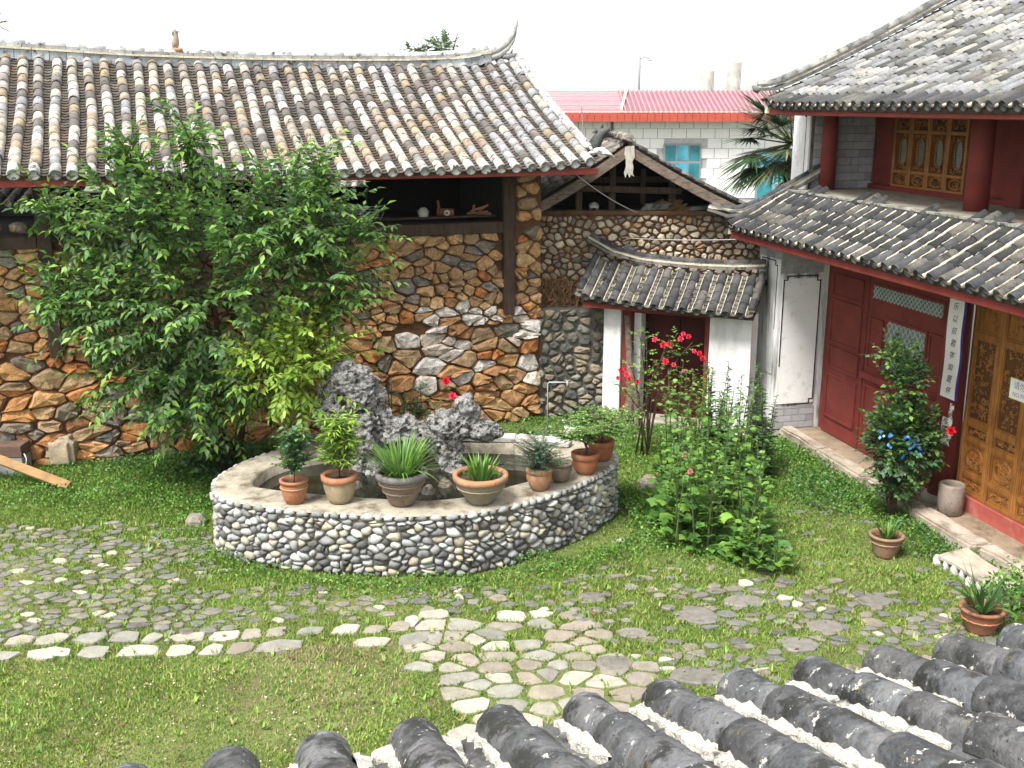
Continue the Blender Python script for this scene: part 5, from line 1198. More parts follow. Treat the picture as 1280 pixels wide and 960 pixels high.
# pots on the ground
t, top, r = pot((4.52, 12.15, 0), [(.12, 0), (.13, .03), (.165, .14), (.185, .22), (.19, .25)], (.25, .14, .09), 'brown clay pot with short striped strap leaves standing in the weeds', group='potted plants on the ground', bands=[(.19, .18)])
strappy(t, top, 34, .18, .34, .028, G_lite+G_mid, .35, .05)
t, top, r = pot((4.86, 10.22, 0), [(.13, 0), (.14, .03), (.18, .13), (.205, .21), (.21, .24)], (.25, .10, .055), 'reddish clay pot with long dark arching lily leaves near the foreground tiles', group='potted plants on the ground', bands=[(.16, .197)])
strappy(t, top, 26, .40, .68, .036, G_dark+G_mid, .62, .05)

# ---- hollyhocks in the middle of the yard
def upright(name, lab, cat, base, stems, pal, fl, group=None, big=.12, m=M['leaf'], flc=None, lobes=True, nlv=13):
    t = empty(name, base, lab, cat, group); b = MB(); lf = Leaves(); fw = Leaves()
    for (x, y, h) in stems:
        lean = Vector((R_.uniform(-.12, .12), R_.uniform(-.1, .1), 1)); P = [Vector((x, y, 0))+Vector((lean.x*h*(j/6)**1.3, lean.y*h*(j/6)**1.3, h*j/6)) for j in range(7)]; b.tube(P, [.013-.0016*j for j in range(7)], 5, (.10, .14, .05))
        k_ = int(nlv*h)+3; f = (np.arange(k_)+.5)/k_; ii = np.minimum(5, (f*6).astype(int)); A = np.array([tuple(p) for p in P]); pos = A[ii]+(A[ii+1]-A[ii])*((f*6-ii)[:, None])
        a = np.random.uniform(0, 6.28, k_); out = np.stack([np.cos(a), np.sin(a), np.full(k_, .25)], 1); sz = big*(1-.72*f)*np.random.uniform(.7, 1.2, k_); pl = sz*1.2
        c0 = pos+out*pl[:, None]; nr = norm(out*.35+np.array([0, 0, 1.])+np.random.normal(size=(k_, 3))*.25); (lf.lobed(c0, out, nr, sz, pick(pal(f) if callable(pal) else pal, k_, .25)) if lobes else lf.add(pos, out, nr, sz*1.8, .2, pick(pal, k_, .25)))
        for j in range(k_):
            if j % 2 == 0: b.tube([Vector(pos[j]), Vector(c0[j])], .003, 4, (.12, .2, .06), False)
        if lobes:                            # small axillary leaves near the top
            k2 = int(16*h); f2 = np.random.uniform(.4, 1, k2); jj = np.minimum(5, (f2*6).astype(int)); p2 = A[jj]+(A[jj+1]-A[jj])*((f2*6-jj)[:, None]); a = np.random.uniform(0, 6.28, k2); o2 = np.stack([np.cos(a), np.sin(a), np.full(k2, .6)], 1); lf.add(p2, o2, rdir(k2, 1), .05*np.random.uniform(.6, 1.3, k2), .32, pick(G_mid+G_lite, k2))
        if fl and R_.random() < fl:
            for q in range(R_.choice((1, 1, 2))):
                f_ = R_.uniform(.6, .95); j = min(5, int(f_*6)); p = P[j].lerp(P[j+1], f_*6-j); d = Vector((R_.uniform(-.5, .5), -1, .2)).normalized(); bloom(fw, p+d*.03, d, R_.uniform(.025, .04), R_.choice(flc))
    b.build('stems', M['bark'] if not lobes else M['grass'], t, kind='stuff'); lf.build('foliage', m, t, wloc(t), kind='stuff')
    if fw.n: fw.build('flowers', M['petal'], t, wloc(t), kind='stuff')
    return t
def bloom(lf, p, d, r, c, layers=3):
    d = Vector(d).normalized(); x = d.orthogonal().normalized(); y = d.cross(x)
    for l in range(layers):
        k = 6; A = [2*math.pi*i/k+l*.5 for i in range(k)]; sp = 1-l*.30; up = .25+.5*l
        ax = np.array([tuple((x*math.cos(a)+y*math.sin(a))*sp+d*up) for a in A]); nr = np.array([tuple(d*sp-(x*math.cos(a)+y*math.sin(a))*up) for a in A])
        lf.add(np.array([tuple(p+d*r*.15*l)]*k), ax, nr, r*(1.15-.2*l), .42, pick([c], k, .18), droop=-.1, fold=-.15)
pink = [(.75, .22, .25), (.80, .35, .36), (.70, .30, .25)]
redp = [(.72, .02, .05), (.80, .05, .12), (.60, .015, .03)]
st = [(R_.uniform(1.95, 3.1), R_.uniform(12.2, 13.6), R_.uniform(.75, 1.6)) for k in range(40)]+[(2.6+R_.uniform(-.55, .55), 13.9+R_.uniform(-.4, .6), R_.uniform(1.4, 2.05)) for k in range(20)]
upright('hollyhock_clump', 'tall clump of hollyhocks with lobed leaves and small pink blooms in mid yard', 'hollyhocks', (2.55, 12.8, 0), st, G_mid*2+G_lite*2, .09, big=.14, flc=pink)
st = [(R_.uniform(2.75, 3.15), R_.uniform(11.75, 12.3), R_.uniform(.25, .6)) for k in range(16)]
upright('hollyhock_clump', 'low broad-leaved hollyhock seedlings at the near right foot of the tall clump', 'hollyhocks', (2.95, 12.0, 0), st, G_mid+G_lite, 0, big=.16)
st = [(3.25+R_.uniform(-.12, .12), 13.9+R_.uniform(-.15, .15), R_.uniform(.9, 1.25)) for k in range(3)]
upright('hollyhock_clump', 'thin single hollyhock stalks to the right of the tall clump', 'hollyhocks', (3.25, 13.9, 0), st, G_mid+G_lite, .3, big=.09, flc=pink)
st = [(3.3+R_.uniform(-.45, .45), 15.0+R_.uniform(-.35, .35), R_.uniform(.9, 1.75)) for k in range(22)]
upright('narrow_leaved_shrub', 'narrow-leaved grey-green shrub in front of the stained white end wall', 'shrub', (3.3, 15.0, 0), st, G_blue+G_mid+G_mid, 0, big=.125, lobes=False, nlv=60)
# ---- red climbing rose before the gate
t = empty('rose_bush', (1.95, 16.1, 0), 'leggy red rose bush in full bloom before the gateway door', 'rose bush'); b = MB(); lf = Leaves(); fw = Leaves(); S0 = []; D0 = []; L0 = []
for (tx, ty, tz) in ((1.75, 16, 1.55), (2.0, 15.8, 1.95), (2.35, 15.8, 1.9), (2.7, 15.8, 1.85), (2.15, 15.6, 1.3), (1.6, 16, 1.15), (2.6, 15.7, 1.45), (2.45, 15.7, 2.0), (1.9, 15.9, 2.05)):
    p0 = Vector((2.0+R_.uniform(-.1, .15), 16.0, 0)); p2 = Vector((tx, ty, tz)); mid = p0.lerp(p2, .55)+Vector((-(tx-2.0)*.25, 0, .15)); P = [p0, p0.lerp(mid, .5)+Vector((0, 0, .1)), mid, mid.lerp(p2, .6)+Vector((0, 0, .05)), p2]
    b.tube(P, [.014, .012, .010, .007, .004], 5, (.2, .13, .08))
    for k in range(11): f = R_.uniform(.45, 1); j = min(3, int(f*4)); S0.append(P[j].lerp(P[j+1], f*4-j)); a = R_.uniform(0, 6.28); D0.append(Vector((math.cos(a), math.sin(a), .3))); L0.append(R_.uniform(.1, .2))
shoots(lf, S0, D0, L0, 6, .06, .34, G_mid+G_lite+[(.22, .24, .07), (.25, .14, .07)], .3)
for (x, z) in ((2.52, 2.02), (2.6, 1.98), (2.48, 1.95), (2.33, 1.86), (2.25, 1.83), (2.7, 1.75), (2.78, 1.72), (2.28, 1.6), (2.4, 1.55), (1.62, 1.48), (1.7, 1.42), (1.58, 1.35), (1.75, 1.32), (2.1, 1.95), (1.88, 1.28), (2.85, 1.62)):
    bloom(fw, Vector((x, 15.62+R_.uniform(-.1, .1), z)), Vector((R_.uniform(-.4, .4), -1, .5)), R_.uniform(.036, .055), R_.choice(redp))
b.build('stem', M['bark'], t, True); lf.build('foliage', M['leaf'], t, wloc(t), kind='stuff'); fw.build('flowers', M['petal'], t, wloc(t), kind='stuff')
# ---- dark rose bush by the red window
def rosepal(pos): return pick(G_dark+G_blue[:1]+G_mid[:2]+(G_lite[:1] if pos[0][2] > 1.2 else []), len(pos))
limbs = [([(5.0, 13.35, 0), (5.0+dx*.4, 13.35, h*.5), (5.0+dx, 13.3+dy, h)], [.014, .012, .006]) for dx, dy, h in ((-.2, 0, 1.3), (0, .1, 1.6), (.2, 0, 1.4), (.1, -.1, 1.9), (-.1, .1, 2.2), (.25, .1, 1.0), (-.3, 0, .9))]
t = cloud_tree('rose_bush', 'tall dark rose bush with blue ribbons tied in it, before the red lattice window', 'rose bush', (5.0, 13.35, 0), limbs, [((5.0, 13.3, 1.15), (.42, .38, .50), 6), ((5.05, 13.3, .55), (.30, .3, .35), 1.4), ((4.98, 13.3, 1.9), (.26, .25, .38), 1.1), ((4.8, 13.3, 2.25), (.22, .15, .14), .35), ((5.42, 13.3, .95), (.14, .14, .3), .45)], 720, .22, 8, .07, .36, rosepal, droop=.5)
fw = Leaves(); bloom(fw, Vector((5.52, 13.0, 1.32)), (-.3, -1, .4), .062, (.62, .01, .02)); bloom(fw, Vector((4.75, 12.9, 1.05)), (-.3, -1, .4), .02, (.75, .6, .1)); fw.build('flower', M['petal'], t, wloc(t), kind='stuff')
b = MB()
for k in range(26): 
    x, z = (4.70, 1.22) if k < 8 else ((4.95, 1.17) if k < 16 else (5.07, 1.15)); p = Vector((x+R_.uniform(-.07, .07), 12.95+R_.uniform(0, .08), z+R_.uniform(-.16, .1))); q = p+Vector((R_.uniform(-.05, .05), -.02, R_.uniform(-.07, .05))); b.beam(p, q, .03, .004, (0, 1, 0), R_.choice([(.10, .35, .62), (.06, .16, .55), (.16, .45, .66)]))
b.build('blue_ribbon', M['paint'], None, label='shreds of blue ribbon caught among the leaves of the dark rose bush', cat='ribbon')
# ---- small rose and fern behind the rockery
t = empty('rose_bush', (-1.2, 15.3, 0), 'small rose bush with two red blooms behind the rockery', 'rose bush'); b = MB(); lf = Leaves(); fw = Leaves(); S0 = []; D0 = []; L0 = []
for k in range(16): x = R_.uniform(-1.75, -.75); h = R_.uniform(1.0, 1.45)*(1 if x > -1.4 else 1.15); P = [Vector((-1.25, 15.2, 0)), Vector((x, 15.0, h*.6)), Vector((x+R_.uniform(-.1, .1), 14.9, h))]; b.tube(P, [.01, .008, .004], 5, (.12, .12, .06)); S0 += [P[1].lerp(P[2], R_.random()) for j in range(9)]; D0 += [Vector((R_.uniform(-1, 1), R_.uniform(-1, 1), .4)) for j in range(9)]; L0 += [.16]*9
shoots(lf, S0, D0, L0, 6, .05, .34, G_blue+G_mid, .3); bloom(fw, Vector((-.93, 14.75, 1.52)), (0, -1, .4), .065, redp[0]); bloom(fw, Vector((-.84, 14.75, 1.30)), (0, -1, .4), .06, redp[1])
b.build('stem', M['bark'], t, True); lf.build('foliage', M['leaf'], t, wloc(t), kind='stuff'); fw.build('flowers', M['petal'], t, wloc(t), kind='stuff')

# ================================================================== YARD OBJECTS
MB().box((-6.98, 15.35, -.02), (-6.56, 15.68, .48), (.38, .31, .22)).build('stone_block', M['stonestep'], None, True, bevel=.07, bseg=3, rough=.03, label='rounded pale stone block standing upright against the rubble wall', cat='stone block')
t = empty('metal_box', (-7.45, 15.1, 0), 'low grey metal box with rusty brown upper edge at the foot of the barn wall', 'box')
MB().box((-7.72, 15.0, 0), (-7.16, 15.3, .30), (.24, .25, .25)).build('body', mat('grey galvanised sheet', (.23, .24, .24), var=.25, rough=.6, bump=.1), t, bevel=.006)
MB().box((-7.725, 14.99, .303), (-7.155, 15.31, .48), (.16, .10, .07)).build('lid', mat('rusty sheet', (.13, .08, .06), var=.3, bump=.2), t, bevel=.006)
MB().tube([(-7.12, 15.0, .36), (-7.08, 14.97, .3), (-7.09, 14.97, .22), (-7.13, 14.98, .2)], .007, 5, (.8, .8, .8)).build('hasp', M['paint'], t, True)
pm = mat('fresh sawn plank', (.27, .17, .08), var=.3, vscale=5, streak=((3, 30, 30), (.36, .20, .07), .5, .7), spots=[((.26, .11, .04), 7, .68, .74)], bump=.15)
MB().beam((-8.6, 14.85, .82), (-6.28, 14.45, .06), .14, .05, (0, -.6, 1)).build('plank', pm, None, bevel=.006, label='yellow sawn plank leaning down to the grass at the far left', cat='plank')
MB().beam((-8.7, 15.1, .86), (-7.62, 15.05, .62), .12, .04, (0, -.3, 1)).build('plank', pm, None, bevel=.006, label='second sawn plank lying behind the leaning one at the left edge', cat='plank')
MB().box((-3.02, 15.05, 0), (-2.28, 15.15, .62), (.2, .19, .17)).build('slate_slab', mat('grey slate', (.17, .17, .155), var=.25), None, bevel=.01, label='plain grey slab standing upright behind the pond beside the rockery', cat='slab')
b = MB(); b.tube([(.52, 15.15, .1), (.52, 15.15, 1.38), (.54, 15.14, 1.40), (.80, 15.1, 1.41)], .011, 7, (.35, .36, .37)).tube([(.80, 15.1, 1.43), (.80, 15.1, 1.34)], .018, 7, (.3, .3, .3)).tube([(.76, 15.1, 1.44), (.84, 15.1, 1.44)], .008, 5, (.3, .3, .3)); b.build('tap_pipe', M['paint'], None, True, label='thin grey standpipe with a tap rising behind the pond', cat='tap')
MB().hexa([Vector((.72, 14.45, .80)), Vector((1.02, 14.35, .76)), Vector((1.02, 14.33, .77)), Vector((.72, 14.43, .81)), Vector((.74, 14.52, 1.02)), Vector((1.03, 14.44, .99)), Vector((1.03, 14.42, .99)), Vector((.74, 14.5, 1.02))], (.66, .66, .62)).build('pale_slate', M['paint'], None, label='small leaning whitish tile on the pond edge behind the bonsai pots', cat='tile')
MB().lathe([(.02, 0), (.03, .03), (.025, .06), (.01, .07)], (.72, 14.3, 1.02), 10, (.85, .85, .83), True, True).build('white_cup', M['paint'], None, True, label='tiny white cup on the pond edge by the leaning pale tile', cat='cup')
for x, y, s_, c_, lab in ((.62, 14.5, .13, (.42, .40, .36), 'rough pale stone at the back of the pond beside the standpipe'), (-4.1, 13.1, .18, (.22, .2, .17), 'half-buried stone in the grass left of the pond'), (1.95, 14.55, .2, (.25, .23, .2), 'mossy flat stone in the grass right of the pond'), (2.2, 13.5, .16, (.2, .17, .14), 'brown stone half hidden left of the hollyhocks')):
    poly = [(s_*math.cos(a)*rg.uniform(.8, 1.15), s_*.7*math.sin(a)*rg.uniform(.8, 1.15)) for a in [k*.9 for k in range(7)]]; zb = .76 if 'pipe' in lab else 0
    V, F = stone(poly, lambda u, v, h: Vector((x+u, y+v, zb+h)), 0, s_*.8, rg=rg); mk('stone', V, F, M['rock'], None, c_, label=lab, cat='stone')
# hollow stone mortar by the door
b = MB(); mb_ = FR(3.95, .22, .135)
b.lathe([(.13, 0), (.155, .02), (.165, .2), (.165, .38), (.155, .41), (.125, .415), (.115, .38), (.10, .12), (.0, .10)], mb_, 22, (.24, .20, .165), True)
o = b.build('log_mortar', M['stonestep'], None, True, label='hollowed grey wooden mortar standing on the step by the golden doors', cat='mortar')
# rough lower step
t = empty('lower_step', (5.35, 11.6, 0), 'rough low step of one flat slab on loose stones before the golden doors', 'step')
MB().fbox(FR, 5.05, 6.35, .75, 1.15, .07, .15, (.36, .32, .26)).build('slab', M['stonestep'], t, bevel=.02, rough=.03)
for k in range(9):
    tt = 5.05+.15*k; c0 = FR(tt, 1.12, .04); s_ = R_.uniform(.05, .09); poly = [(s_*math.cos(a), s_*.7*math.sin(a)) for a in [q*.9 for q in range(7)]]; V, F = stone(poly, lambda u, v, h: c0+Vector((u, v, h-.03)), 0, .09, rg=rg); mk('stone', V, F, M['pebble'], t, jitc(rg.choice([(.3, .28, .25), (.45, .45, .47), (.5, .48, .44)]), .15), True)

# ================================================================== FOREGROUND ROOF (under the viewer)
fe = Vector((.9604, .2786, 0)); fb = Vector((.2786, -.9604, 0)); F0 = Vector((-.488, 2.483, 3.61))
fr_own = empty('porch_roof', (.4, 1.5, 3.7), 'near tiled porch roof with dark mossy tiles and white lime mortar, bottom right', 'roof')
tanp = math.tan(rad(18))
def fsurf(a, b):
    p = F0+fe*a+fb*b+Vector((0, 0, tanp*b)); u = (fb+Vector((0, 0, tanp))).normalized(); return p, -fe, u, (-fe).cross(u)
fdk = deck(fsurf, -1.6, 5.4, .02, 3.4, .06, 'roof_deck', M['wood'], fr_own, 6, 4)
fpal = [(0.101, 0.105, 0.115), (0.081, 0.084, 0.092), (0.128, 0.131, 0.142), (0.169, 0.169, 0.176), (0.095, 0.095, 0.099)]
tile_roof(fdk, fsurf, [.2423*i+.0 for i in range(-5, 20)], 3.3,   .235, .074, .2423, fpal, [(.06, .06, .062), (.085, .085, .085)], M['neartile'], M['neartile'], 300, .004, mortar=M['whitemortar'], mwid=.036, mlen=.55, pan_expo=.10, mstep=.014)
MB().hexa([F0+fe*-1.6+fb*.06+Vector((0, 0, -.2)), F0+fe*5.4+fb*.06+Vector((0, 0, -.2)), F0+fe*5.4+fb*.13+Vector((0, 0, -.2)), F0+fe*-1.6+fb*.13+Vector((0, 0, -.2)), F0+fe*-1.6+fb*.06+Vector((0, 0, -.07)), F0+fe*5.4+fb*.06+Vector((0, 0, -.07)), F0+fe*5.4+fb*.13+Vector((0, 0, -.05)), F0+fe*-1.6+fb*.13+Vector((0, 0, -.05))]).build('eave_board', M['redwood'], fr_own)

# ================================================================== BACKGROUND
rb = empty('tiled_building', (6, 45, 0), 'white tiled modern building with pink metal roof behind the courtyard', 'building')
wt = mat('white wall tile', (.72, .70, .71), rough=.35, var=.05, vscale=.6, bump=.02, spec=.5)
MB().box((1.2, 45.1, 0), (22, 60, 4.9), (.5, .5, .5)).build('core', mat('grout', (.42, .40, .41), var=.1), rb)
tm = MB().box((0, 0, 0), (.56, .04, .385), (.7, .7, .7)); me = bpy.data.meshes.new('wall_tile'); me.from_pydata([tuple(v) for v in tm.V], [], tm.F); me.materials.append(wt); setcol(me, (.7, .7, .7))
W1 = [(6.22, 7.68, 1.9, 3.70), (10.05, 12.0, 1.2, 3.5)]; W = wloc(rb)
for r_ in range(8):
    for c_ in range(26):
        x = 1.25+.585*c_+(.29 if r_ % 2 else 0); z = 1.55+.40*r_
        if z+.385 > 4.75: continue
        if any(x+.56 > a and x < b_ and z+.385 > c and z < d for a, b_, c, d in W1): continue
        if len([1]) and x < 16.0:
            o = bpy.data.objects.new('wall_tile', me); COL.objects.link(o); o.parent = rb; o.location = Vector((x, 45.06, z))-W
for (a, b_, c, d) in W1:
    w = MB().box((a, 45.0, c), (b_, 45.08, d), (.3, .3, .3)); wo = MB().box((a-.04, 44.99, c-.04), (b_+.04, 45.09, d+.04)).build('window', mat('aluminium', (.22, .24, .25), var=.1, rough=.4), rb)
    nx2 = 3
    for i in range(nx2):
        for (z0, z1) in ((c, c+(d-c)*.60), (c+(d-c)*.63, d)):
            x0 = a+(b_-a)*i/nx2+.03; x1 = a+(b_-a)*(i+1)/nx2-.03; MB().box((x0, 44.975, z0+.03), (x1, 44.985, z1-.03)).build('pane', M['glass'] if (i+int(z0)) % 2 else mat('bright glass', (.07, .32, .44), rough=.2, var=.4, vscale=1.5, bump=0, spec=.6), wo)
MB().box((4.0, 45.0, 0), (4.12, 45.1, 4.85)).build('drainpipe', mat('dark pipe', (.12, .11, .11)), rb)
fas = mat('red fascia tile', (.36, .07, .05), var=.12, vscale=2)
for i in range(70): MB().box((.9+.3*i, 44.3, 4.62-.0*i), (.9+.3*i+.285, 44.42, 4.98)).build('fascia_tile', fas, rb)
MB().box((.9, 44.43, 4.72), (22, 45.1, 4.8), (.3, .1, .08)).build('soffit', M['paint'], rb)
pinkm = mat('faded red metal roof', rough=.5, var=.10, vscale=.8, bump=.03, spec=.4)
V = []; F = []; C = []; x = 4.45; k = 0
while x < 22:                    # corrugations run up the slope
    for (dx, dz) in ((0, 0), (.05, .07), (.10, .07), (.15, 0)):
        V += [(x+dx, 44.28, 4.99+dz), (x+dx+(.45 if True else 0)*0+.0, 47.2, 5.82+dz)]
    for j in range(3): a = 8*k+2*j; F.append((a, a+2, a+3, a+1)); C.append((.34, .20, .22) if j == 1 else (.24, .095, .12))
    if k: a = 8*k; F.append((a-2, a, a+1, a-1)); C.append((.24, .095, .12))
    x += .20; k += 1
mk('roof', V, F, pinkm, rb, C)
V = []; F = []; C = []; 
for j in range(9):
    y0 = 44.28+.325*j; z0 = 4.99+.093*j; xr = 4.35+.04*j
    V += [(.9, y0, z0+.03), (xr, y0, z0+.03), (xr+.04, y0+.325, z0+.10), (.9, y0+.325, z0+.10)]; a = 4*j; F.append((a, a+1, a+2, a+3)); C.append((.30, .145, .175) if j % 2 else (.27, .12, .145))
mk('roof', V, F, pinkm, rb, C)
MB().beam((4.33, 44.25, 5.07), (4.85, 47.2, 5.92), .10, .08, c=(.78, .55, .42)).build('roof_cap', M['paint'], rb)
for (x, r, h, lab) in ((8.35, .30, .95, 'shorter steel water tank on the pink roof'), (9.50, .30, 1.30, 'taller steel water tank on the pink roof, right of the short one')):
    b = MB(); prof = []
    for j in range(16): z = h*j/15; prof.append((r*(1.0 if j % 2 else .965), z))
    b.lathe(prof+[(r*.3, h+.04)], (x, 48, 5.75), 20, (.55, .55, .52), True, True); t = empty('water_tank', (x, 48, 5.6), lab, 'water tank', 'water tanks on the pink roof')
    b.build('tank', mat('ribbed steel '+str(x), (.50, .49, .45), rough=.4, var=.25, vscale=3, metallic=.3, bump=.05), t, True)
    b = MB(); b.box((x-r-.1, 47.7, 5.66), (x+r+.1, 48.3, 5.74), (.4, .15, .14)).beam((x-r, 47.9, 5.75), (x-r-.08, 47.9, 5.6), .05, .05, (0, 1, 0)).beam((x+r, 47.75, 5.7), (x+r*.3, 47.7, 5.75+h*.6), .03, .03, (0, 1, 0), (.5, .5, .5)); b.build('stand', M['paint'], t)
b = MB(); b.tube([(5.55, 49, 5.3), (5.55, 49, 7.3)], .045, 7, (.22, .23, .24)).tube([(5.55, 49, 7.2), (5.8, 49, 7.28), (6.0, 49, 7.2)], .025, 5, (.3, .3, .3)).tube([(5.55, 49, 6.8), (5.75, 49, 7.0), (5.9, 49, 7.2)], .015, 5, (.4, .4, .4)); b.lathe([(.02, 0), (.08, .03), (.06, .1)], (6.0, 49, 7.1), 8, (.4, .4, .4), True, True); b.build('street_lamp', M['paint'], None, True, label='thin grey lamp post standing behind the pink roof', cat='street lamp')
ORD = 'first second third fourth fifth sixth seventh eighth ninth tenth eleventh'.split(); RX = sorted([1.5, 2.2, 2.65, 3.65, 4.8, 6.9, 8.0, 9.15, 10.8, 11.9, 5.05])
for k, (x, h, tl) in enumerate(((1.5, 6.1, .1), (2.2, 6.7, 0), (2.65, 6.6, .02), (3.65, 6.7, .02), (4.8, 6.8, .12), (6.9, 6.8, .15), (8.0, 6.4, 0), (9.15, 6.9, 0), (10.8, 6.6, .05), (11.9, 6.5, .03), (5.05, 6.7, .1))):
    MB().tube([(x*1.04, 50, 5), (x*1.04+tl, 50, h+.3)], .018, 5, (.45, .45, .46)).build('thin_pole', M['paint'], None, label='thin rod behind the pink roof, '+ORD[RX.index(x)]+' from the left', cat='rod', group='thin rods behind the pink roof')
# palm between the houses
palm = empty('palm_tree', (5.1, 20.2, 0), 'fan palm with dark spiky leaves rising behind the white end wall', 'palm'); 
MB().tube([(5.15, 20.2, 0), (5.1, 20.2, 2), (5.12, 20.2, 4.5)], [.16, .14, .12], 10).build('trunk', M['bark'], palm, True)
cr = Vector((5.12, 20.2, 4.6)); rg = random.Random(77)
for k in range(38):
    a = k*2.39; inc = -.6+1.45*(k/37); d = Vector((math.cos(a)*math.cos(inc), math.sin(a)*math.cos(inc)*.8, math.sin(inc))); l = rg.uniform(.45, .9); hub = cr+d*l+Vector((0, 0, -.06 if inc < 0 else .05)); lf = Leaves()
    sd = d.cross(Vector((0, 0, 1))).normalized(); dr = .10+.25*(inc < -.1)
    for j in range(34):
        b_ = -1.9+3.8*j/33; dd = d*math.cos(b_)+sd*math.sin(b_)+Vector((0, 0, -.12)); lf.blade(tuple(hub), tuple(dd), rg.uniform(.65, .95)*(1-.15*abs(b_)/1.9), .05, dr*rg.uniform(.5, 1.4)*.6, pick([(.035, .075, .035), (.05, .10, .045), (.03, .06, .03)] if rg.random() < .85 else [(.22, .2, .1)], 1)[0], seg=3)
    fn_ = lf.build('fan_leaf', M['leaf'], palm, tuple(hub)); MB().tube([cr, hub], [.018, .01], 5, (.1, .14, .05)).build('leaf_stalk', M['grass'], fn_, True)
# tree tops and bush beyond the barn
def farpal(pos): return pick([(.10, .17, .07), (.13, .21, .09), (.08, .13, .05)], len(pos))
cloud_tree('tree', 'leafy tree top showing just above the barn ridge', 'tree', (-1.45, 25, 0), [([(-1.45, 25, 0), (-1.5, 25, 6.4)], [.12, .04]), ([(-1.5, 25, 5.8), (-2.2, 25, 6.55)], [.03, .01]), ([(-1.5, 25, 5.8), (-1.2, 25, 6.8)], [.03, .01])], [((-1.55, 25, 6.55), (.38, .3, .28), 3), ((-2.15, 25, 6.5), (.35, .2, .10), .7), ((-1.8, 25, 6.3), (.5, .3, .15), 1)], 110, .22, 9, .07, .3, farpal)
cloud_tree('tree', 'faint twig tips of a tree above the barn ridge at the far left', 'tree', (-10.9, 24, 0), [([(-10.9, 24, 0), (-10.95, 24, 7.2)], [.1, .01])], [((-10.95, 24, 7.0), (.3, .2, .22), 1)], 14, .2, 8, .06, .3, farpal)
cloud_tree('tree', 'bushy tree seen under the barn eave at the far left, beyond the back wall', 'tree', (-13.2, 30, 0), [([(-13.2, 30, 0), (-13.2, 30, 3.6)], [.15, .08])], [((-13.2, 30, 3.9), (2.6, 1.2, .9), 1)], 260, .45, 10, .13, .3, farpal)
# another upturned roof corner behind the palm
oc = empty('roof_corner', (6.3, 24, 0), 'white and red curved roof corner glimpsed through the palm leaves', 'roof')
cp_ = [(5.75, 23, 3.72), (6.0, 23, 3.78), (6.25, 23, 3.95), (6.45, 23, 4.2), (6.6, 23, 4.5)]
MB().tube([Vector(p) for p in cp_], [.05, .07, .07, .07, .07], 8, (.75, .74, .72)).build('ridge', M['paint'], oc, True); MB().tube([Vector(p)-Vector((0, 0, .14)) for p in cp_], [.03, .06, .06, .06, .06], 8, (.35, .04, .04)).build('ridge_band', M['paint'], oc, True)
MB().hexa([(6.0, 23.1, 0), (8, 23.1, 0), (8, 25, 0), (6.0, 25, 0), (6.0, 23.1, 3.55), (8, 23.1, 3.9), (8, 25, 3.9), (6.0, 25, 3.55)], (.2, .2, .2)).build('wall', M['rubble'], oc)

# hazy hill and sky air
V = []; F = []; nx2 = 60
for j in range(7):
    for i in range(nx2+1):
        x = -4500+9500*i/nx2; y = 4000+550*j; hh = 320*(j/6)**.7*(1+.30*noise.noise(Vector((x*.0006, j*.3, 2)))+.12*noise.noise(Vector((x*.003, j, 5))))-2
        V.append((x, y, max(hh, -3)))
for j in range(6):
    for i in range(nx2): a = j*(nx2+1)+i; F.append((a, a+1, a+nx2+2, a+nx2+1))
mk('hill', V, F, mat('far hillside', (.10, .115, .10), var=.5, vscale=.003, bump=0, spots=[((.3, .3, .28), .02, .58, .62)]), None, None, True, kind='structure')
HAZE = True
if HAZE:
    hb = MB().box((-9100, -400, -1.6), (9100, 9600, 480)); hm = bpy.data.materials.new('haze'); hm.use_nodes = True; hn = hm.node_tree.nodes; hn.remove(hn['Principled BSDF'])
    pv = hn.new('ShaderNodeVolumePrincipled'); pv.inputs['Color'].default_value = (.93, .95, 1, 1); pv.inputs['Density'].default_value = .00014; pv.inputs['Anisotropy'].default_value = 0
    hm.node_tree.links.new(pv.outputs[0], hn['Material Output'].inputs['Volume']); hb.build('haze', hm, None, kind='stuff')

# ================================================================== GROUND COVER
N = 520000
xy = np.random.rand(N, 2)*np.array([14.6, 9.6])+np.array([-8.2, 7.3])
def vnoise(x, y, s, seed):
    r = np.random.RandomState(seed); g = r.rand(64, 64); u = (x*s) % 63; v = (y*s) % 63; i = u.astype(int); j = v.astype(int); fu = u-i; fv = v-j; fu = fu*fu*(3-2*fu); fv = fv*fv*(3-2*fv)
    return g[i, j]*(1-fu)*(1-fv)+g[i+1, j]*fu*(1-fv)+g[i, j+1]*(1-fu)*fv+g[i+1, j+1]*fu*fv
def inpoly_np(x, y, poly):
    c = np.zeros(len(x), bool); j = len(poly)-1
    for i in range(len(poly)):
        a, b = poly[i], poly[j]; m = (a[1] > y) != (b[1] > y); t = (b[0]-a[0])*(y-a[1])/((b[1]-a[1]) if b[1] != a[1] else 1e-9)+a[0]; c ^= m & (x < t); j = i
    return c
POf = [(p[0], p[1]) for p in po[::4]]
def clear(x, y):
    ii = ((y-5)*100).astype(int); jj = ((x+8)*100).astype(int); ok = ~MASK[np.clip(ii, 0, 1699), np.clip(jj, 0, 1599)] | (jj < 0)
    ok &= ~inpoly_np(x, y, POf)
    ok &= y < 18.02+.35*(x-.5)+.05                                   # barn wall
    ox, oy = x-4.98, y-17.1; o_ = ox*-.9715+oy*-.237; t_ = ox*.237+oy*-.9715; ok &= ~((o_ < .64) & (t_ > -.1)) & ~((o_ < .76) & (t_ <= -.1) & (t_ > -1))
    gx, gy = x-1.62, y-18.0; ok &= ~((gx*-.402+gy*-.916 < .1) & (x > 1.5)) & (y < 18.1)
    return ok
